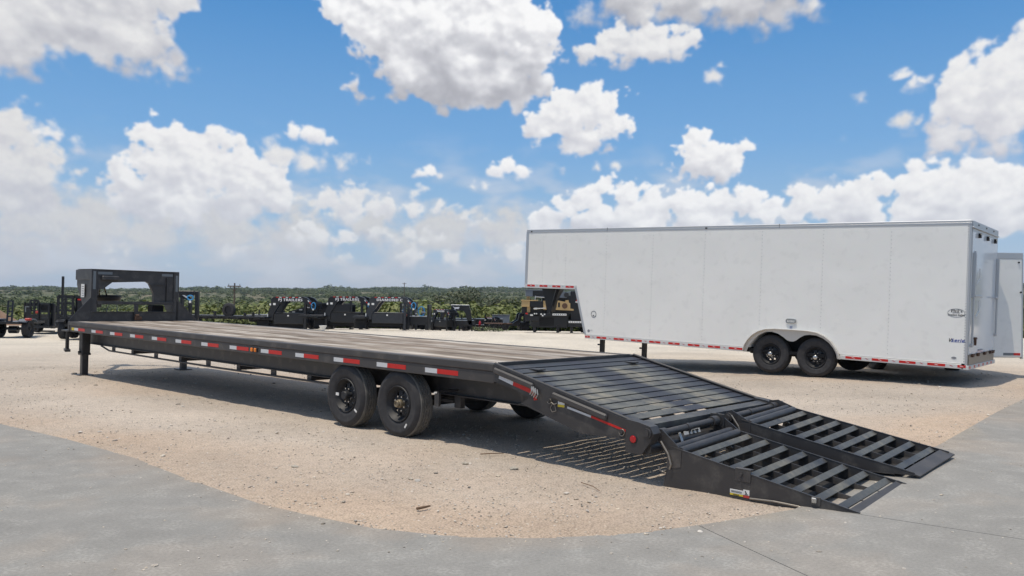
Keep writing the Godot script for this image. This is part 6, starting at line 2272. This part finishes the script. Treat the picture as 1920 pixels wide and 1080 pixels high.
	ct.bx(-0.12, -0.10, 0.42, 0.46, 0.58, 0.62)
	put("lamp", ct, M.sticker, C)
	# mast rising behind it
	var mp := node("steel_post", self, rootat(Vector3(-17.35, 0.05, -31.6), 0.0))
	tag(mp, "thin dark steel post rising above the utility trailers", "post")
	var mm := MB.new()
	mm.bx(-0.035, 0.035, -0.035, 0.035, 0.0, 2.28)
	put("shaft", mm, M.black, mp)
	# coupler end with a blue strap, right of the flatbed's headboard
	var S := node("gooseneck_trailer", self, rootat(Vector3(-14.75, 0.0, -36.0), 0.0))
	tag(S, "black trailer coupler with a coiled blue strap, just right of the flatbed's headboard", "trailer")
	var sm := MB.new()
	sm.bx(-0.1, 0.1, 0.84, 0.98, 0.3, 1.86, 0.01)
	sm.bx(-0.1, 0.1, 0.55, 0.66, 0.35, 1.55, 0.01)
	sm.bar(P(0.0, -0.2, 1.78), P(0.0, 0.62, 1.52), 0.12, 0.16, Vector3.UP, 0.01)
	sm.bx(-0.1, 0.1, -0.3, 0.80, 1.68, 1.88, 0.02)
	sm.bx(-0.2, 0.2, -0.2, 1.05, 0.25, 0.42, 0.01)
	sm.bx(-0.1, 0.1, 0.2, 0.30, 0.4, 1.6)
	sm.bx(-0.1, 0.1, 0.0, 0.6, 0.9, 0.96)
	sm.bx(-0.1, 0.1, 0.0, 0.6, 1.15, 1.20)
	for w in [0.0, 0.95]:
		sm.bx(-0.1, 0.1, w - 0.06, w + 0.06, 0.0, 0.3)
	put("coupler_frame", sm, M.black, S)
	var st := MB.new()
	for i in 16:
		var u := TAU * i / 16.0
		var w := TAU * (i + 1) / 16.0
		st.tube(P(-0.14, 0.66 + cos(u) * 0.13, 1.58 + sin(u) * 0.10), P(-0.14, 0.66 + cos(w) * 0.13, 1.58 + sin(w) * 0.10), 0.03, 6)
	put("strap", st, M.blue_strap, S)
	var tg := MB.new()
	tg.box(Transform3D(Basis(), P(-0.16, 0.66, 1.40)), Vector3(0.10, 0.10, 0.02), 0.01)
	put("tag", tg, M.sticker, S)
	var tp := MB.new()
	tp.bar(P(-0.08, 0.25, 1.74), P(-0.08, 0.52, 1.57), 0.02, 0.06)
	put("reflective_tape", tp, M.tape_white, S)

func make_dirt() -> void:
	var T := node("dirt_mound", self, rootat(Vector3(-29.9, lot_y(-29.0, -46.0) - 0.1, -46.0), 0.3))
	tag(T, "low reddish brown dirt mound at the lot's edge behind the tow dolly", "dirt mound")
	rng.seed = 9
	var f := noise(19, 0.5, 3)
	var mb := MB.new()
	for j in 8:
		for i in 24:
			var q := []
			for c in [[i, j], [i + 1, j], [i + 1, j + 1], [i, j + 1]]:
				var a: float = TAU * (int(c[0]) % 24) / 24.0
				var r: float = 1.9 * c[1] / 8.0
				var p := Vector3(cos(a) * r * 1.3, 0, sin(a) * r)
				p.y = 1.35 * pow(cos(minf(c[1] / 8.0, 1.0) * PI * 0.5), 1.3) + f.get_noise_2d(p.x, p.z) * 0.3 * (1.0 - c[1] / 8.0)
				q.append(p)
			mb.col = Color(0.25, 0.155, 0.10) * rng.randf_range(0.9, 1.1)
			mb.qo(q[0], q[1], q[2], q[3], Vector3.UP)
	put("heap", mb, M.stone, T)

func make_poles() -> void:
	for q in [[Vector3(-31.2, -2.2, -92.0), 5.5, "weathered wooden utility pole with a crossarm above the scrub", 0.12], [Vector3(-39.5, 0.0, -300.0), 9.0, "short distant wooden pole standing in the scrub above the grey gooseneck", 0.16]]:
		var at: Vector3 = q[0]
		at.y = land_y(at.x, at.z) - 0.2
		var T := node("utility_pole", self, rootat(at, 0.0))
		tag(T, q[2], "utility pole")
		var mb := MB.new()
		mb.tube(Vector3.ZERO, Vector3(0, q[1], 0), q[3], 10, q[3] * 0.7)
		put("shaft", mb, M.wood_pole, T)
		var ca := MB.new()
		ca.box(Transform3D(Basis(), Vector3(0, q[1] - 0.35, 0.12)), Vector3(1.5, 0.12, 0.1))
		ca.bar(Vector3(-0.5, q[1] - 0.38, 0.1), Vector3(0, q[1] - 0.9, 0.1), 0.04, 0.05)
		ca.bar(Vector3(0.5, q[1] - 0.38, 0.1), Vector3(0, q[1] - 0.9, 0.1), 0.04, 0.05)
		put("crossarm", ca, M.wood_pole, T)
		for x in [-0.62, 0.0, 0.62]:
			var ins := MB.new()
			ins.tube(Vector3(x, q[1] - 0.29, 0.12), Vector3(x, q[1] - 0.08, 0.12), 0.05, 8, 0.03)
			put("insulator", ins, M.ink_grey, T)

# ---------------------------------------------------------------- vegetation
func leaf_cloud(mb: MB, c: Vector3, r: Vector3, count: int, leaf: float, tone: Color, lump: FastNoiseLite) -> void:
	for i in count:
		var d := Vector3(rng.randfn(), rng.randfn(), rng.randfn()).normalized()
		var k := 0.55 + 0.45 * pow(rng.randf(), 0.5)
		k *= 1.0 + 0.55 * lump.get_noise_3d(d.x * 2.0 + c.x, d.y * 2.0 + c.y, d.z * 2.0 + c.z)
		if d.y < -0.35 and rng.randf() < 0.6:
			continue
		var p := c + Vector3(d.x * r.x, d.y * r.y, d.z * r.z) * k
		var nrm := (d + Vector3(rng.randfn(), rng.randfn(), rng.randfn()) * 0.45 + Vector3.UP * 0.25).normalized()
		var u := nrm.cross(Vector3(rng.randfn(), rng.randfn(), rng.randfn())).normalized()
		var w := nrm.cross(u)
		var s := leaf * rng.randf_range(0.6, 1.35)
		var t := rng.randf_range(0.8, 1.22)
		mb.col = Color(tone.r * t * rng.randf_range(0.9, 1.15), tone.g * t, tone.b * t)
		var a := p + u * s
		var b := p + w * s * 0.55
		var e := p - u * s
		var f := p - w * s * 0.55
		mb.tri(a, b, e, nrm, nrm, nrm); mb.tri(a, e, f, nrm, nrm, nrm)

func bush_mesh(sd: int, count: int, leaf: float) -> ArrayMesh:
	rng.seed = sd
	var mb := MB.new()
	var f := noise(sd, 0.6, 2)
	var k := 3 + sd % 3
	for i in k:
		var a := TAU * i / k + rng.randf()
		var c := Vector3(cos(a) * 0.5, 0.42 + rng.randf() * 0.32, sin(a) * 0.5) if i > 0 else Vector3(0, 0.6, 0)
		leaf_cloud(mb, c, Vector3(0.55, 0.42, 0.55) * rng.randf_range(0.8, 1.15), count / k, leaf, Color.WHITE, f)
	return mb.mesh()

func tree(at: Vector3, high: float, wide: float, tone: Color, label: String, sd: int) -> void:
	rng.seed = sd
	var T := node("tree", self, rootat(at, rng.randf() * TAU))
	tag(T, label, "tree", "trees behind the parked trailers")
	var tr := MB.new()
	var stems := 2 + sd % 2
	var tips := []
	for i in stems:
		var a := TAU * i / stems + rng.randf()
		var p := Vector3(cos(a) * 0.1, -0.2, sin(a) * 0.1)
		var r := 0.10 + high * 0.012
		var dir := Vector3(cos(a) * 0.35, 1.0, sin(a) * 0.35).normalized()
		for j in 4:
			var q := p + dir * high * 0.17
			tr.tube(p, q, r, 7, r * 0.75)
			if j > 0:
				var b := rng.randf() * TAU
				var e := q + Vector3(cos(b), 0.7, sin(b)) * wide * 0.2
				tr.tube(q, e, r * 0.5, 5, r * 0.2)
				tips.append(e)
			p = q
			r *= 0.75
			dir = (dir + Vector3(rng.randfn(), 0.2, rng.randfn()) * 0.22).normalized()
		tips.append(p)
	put("trunk", tr, M.bark, T)
	var cr := MB.new()
	var f := noise(sd, 0.5, 2)
	for i in 16:
		var a := rng.randf() * TAU
		var rr := wide * 0.5 * sqrt(rng.randf()) * 0.85
		var y := high * rng.randf_range(0.35, 0.82) * (1.0 - 0.25 * rr / (wide * 0.5))
		tips.append(Vector3(cos(a) * rr, y, sin(a) * rr))
	for c in tips:
		var sz := wide * rng.randf_range(0.13, 0.22)
		var t := rng.randf_range(0.8, 1.2)
		leaf_cloud(cr, c, Vector3(sz, sz * 0.72, sz), 150, 0.15, Color(tone.r * t, tone.g * t, tone.b * t), f)
	put("crown", cr, M.leaf, T)

func make_vegetation() -> void:
	var meshes := []
	for i in 5:
		meshes.append(bush_mesh(11 + i, 560, 0.085))
	var far_meshes := []
	for i in 4:
		far_meshes.append(bush_mesh(31 + i, 120, 0.19))
	rng.seed = 404
	var patch := noise(66, 0.010, 3)
	var xf := [[], [], [], [], []]
	var cl := [[], [], [], [], []]
	var green := Color(0.18, 0.205, 0.05)
	var dark := Color(0.092, 0.126, 0.040)
	var olive := Color(0.135, 0.155, 0.055)
	for i in 5200:
		var az := rng.randf_range(-0.72, 0.80)
		var d := 72.0 + 250.0 * pow(rng.randf(), 1.5)
		var x := sin(az) * d
		var z := -cos(az) * d
		if z > -70.0:
			continue
		var n := patch.get_noise_2d(x, z)
		var near := 1.0 - smoothstep(85.0, 165.0, d)
		if n < -0.05 - 0.25 * near and rng.randf() > 0.25:
			continue
		var s := rng.randf_range(0.9, 1.9) * (0.9 + 0.35 * near)
		if az > -0.15:
			s *= 1.15
		var q := dark.lerp(green, clampf(near * 1.1 - 0.15 + rng.randf_range(-0.25, 0.25), 0.0, 1.0)).lerp(olive, rng.randf() * 0.5)
		if d > 150.0 and d < 250.0:
			q = q.lerp(dark, 0.5)
		var k := rng.randf_range(0.8, 1.2)
		var w := rng.randi() % 5
		xf[w].append(Transform3D(Basis(Vector3.UP, rng.randf() * TAU) * Basis.from_scale(Vector3(s * rng.randf_range(0.9, 1.4), s, s * rng.randf_range(0.9, 1.4))), Vector3(x, land_y(x, z) - 0.1 * s, z)))
		cl[w].append(Color(q.r * k, q.g * k, q.b * k))
	for w in 5:
		scatter("scrub", meshes[w], M.leaf, xf[w], cl[w])
	xf = [[], [], [], []]
	cl = [[], [], [], []]
	for i in 26000:
		var az := rng.randf_range(-0.74, 0.80)
		var u := rng.randf()
		var d := 230.0 + 1180.0 * pow(u, 0.8)
		var x := sin(az) * d
		var z := -cos(az) * d
		var n := patch.get_noise_2d(x * 0.45, z * 0.45)
		var crest := smoothstep(1000.0, 1230.0, d)
		if n + crest * 0.9 - 0.10 * (1.0 - crest) < rng.randf_range(-0.15, 0.25) and rng.randf() > 0.12:
			continue
		var s := rng.randf_range(1.2, 2.6) + crest * rng.randf_range(0.4, 2.6)
		if rng.randf() > 0.97:
			s *= 1.5
		s *= 1.0 + crest * 0.4 * smoothstep(0.0, 0.28, patch.get_noise_2d(az * 900.0, 300.0))
		var q := dark.lerp(olive, rng.randf() * 0.6 * (1.0 - crest))
		var k := rng.randf_range(0.75, 1.15)
		var w := rng.randi() % 4
		xf[w].append(Transform3D(Basis(Vector3.UP, rng.randf() * TAU) * Basis.from_scale(Vector3(s * rng.randf_range(1.0, 1.6), s, s * rng.randf_range(1.0, 1.6))), Vector3(x, land_y(x, z) - 0.15 * s, z)))
		cl[w].append(Color(q.r * k, q.g * k, q.b * k))
	for w in 4:
		scatter("distant_woods", far_meshes[w], M.leaf, xf[w], cl[w])
	# trees one can pick out
	var t1 := Color(0.092, 0.108, 0.055)
	var t2 := Color(0.140, 0.160, 0.045)
	for q in [[-6.1, -112.0, 6.6, 7.6, t1, "largest dull green mesquite tree, behind the end-on gooseneck", 61], [-2.9, -108.0, 5.3, 4.6, t1, "dull green mesquite tree to the right of the largest one", 62], [-10.2, -116.0, 5.6, 6.0, t1, "grey green tree to the left of the largest mesquite", 63], [-12.6, -104.0, 4.7, 4.4, t2, "bright green tree behind the trailer with blue hoses", 64], [0.3, -88.0, 4.4, 3.2, t2, "yellow green young tree above the dark grey dump container", 65], [2.4, -80.0, 4.5, 3.6, t1, "leafy tree left of the tan machine, behind the low flat trailer", 66]]:
		tree(Vector3(q[0], land_y(q[0], q[1]), q[1]), q[2], q[3], q[4], q[5], q[6])
	# weeds at the edge of the lot
	var wd := node("weed_clump", self, rootat(Vector3(-1.55, lot_y(-1.5, -50.0), -49.6), 0.0))
	tag(wd, "low pale green weed clump on the lot's far edge below the dump body", "weeds")
	rng.seed = 71
	var wm := MB.new()
	for i in 5:
		leaf_cloud(wm, Vector3(-0.6 + i * 0.42, 0.12, rng.randf_range(-0.2, 0.2)), Vector3(0.34, 0.24 if i < 3 else 0.12, 0.3), 70, 0.05, Color(0.16, 0.19, 0.10), noise(7, 0.6, 2))
	put("foliage", wm, M.leaf, wd)

func make_debris() -> void:
	for q in [[Vector3(-0.69, 0, -6.17), Vector3(-0.60, 0, -6.26), 0.011, "dark stub of wood lying on the gravel near the concrete edge"], [Vector3(-0.30, 0, -8.44), Vector3(-0.06, 0, -8.51), 0.006, "short straight stick on the gravel behind the flatbed's wheels"], [Vector3(0.63, 0, -7.19), Vector3(0.76, 0, -6.87), 0.004, "thin curved twig on the gravel before the near ramp"]]:
		var a: Vector3 = q[0]
		var b: Vector3 = q[1]
		a.y = lot_y(a.x, a.z) + q[2] + 0.012
		b.y = lot_y(b.x, b.z) + q[2] + 0.012
		var mb := MB.new()
		var mid := a.lerp(b, 0.5) + Vector3(0.012, 0.004, 0.008) * (a.distance_to(b) / 0.2)
		mb.tube(a, mid, q[2], 7, q[2] * 0.9)
		mb.tube(mid, b, q[2] * 0.9, 7, q[2] * 0.6)
		var o := put("stick", mb, M.straw)
		tag(o, q[3], "stick")
	for q in [[Vector3(-0.43, 0, -8.0), 0.028, "pale fist-sized stone lying on the gravel by the rear wheel"], [Vector3(0.04, 0, -7.78), 0.034, "palest large stone on the gravel in front of the dovetail"], [Vector3(-2.02, 0, -7.72), 0.03, "flat grey stone on the gravel in front of the forward wheel"]]:
		var o := MeshInstance3D.new()
		o.name = "stone"
		o.mesh = stone_mesh(int(q[1] * 1000))
		var sm := mat(lin(0.44, 0.40, 0.33), 0.9)
		o.material_override = sm
		var p: Vector3 = q[0]
		p.y = lot_y(p.x, p.z) + q[1] * 0.3
		o.transform = Transform3D(Basis(Vector3.UP, q[1] * 90.0) * Basis.from_scale(Vector3(q[1] * 1.5, q[1] * 0.8, q[1])), p)
		add_child(o, true)
		tag(o, q[2], "stone")
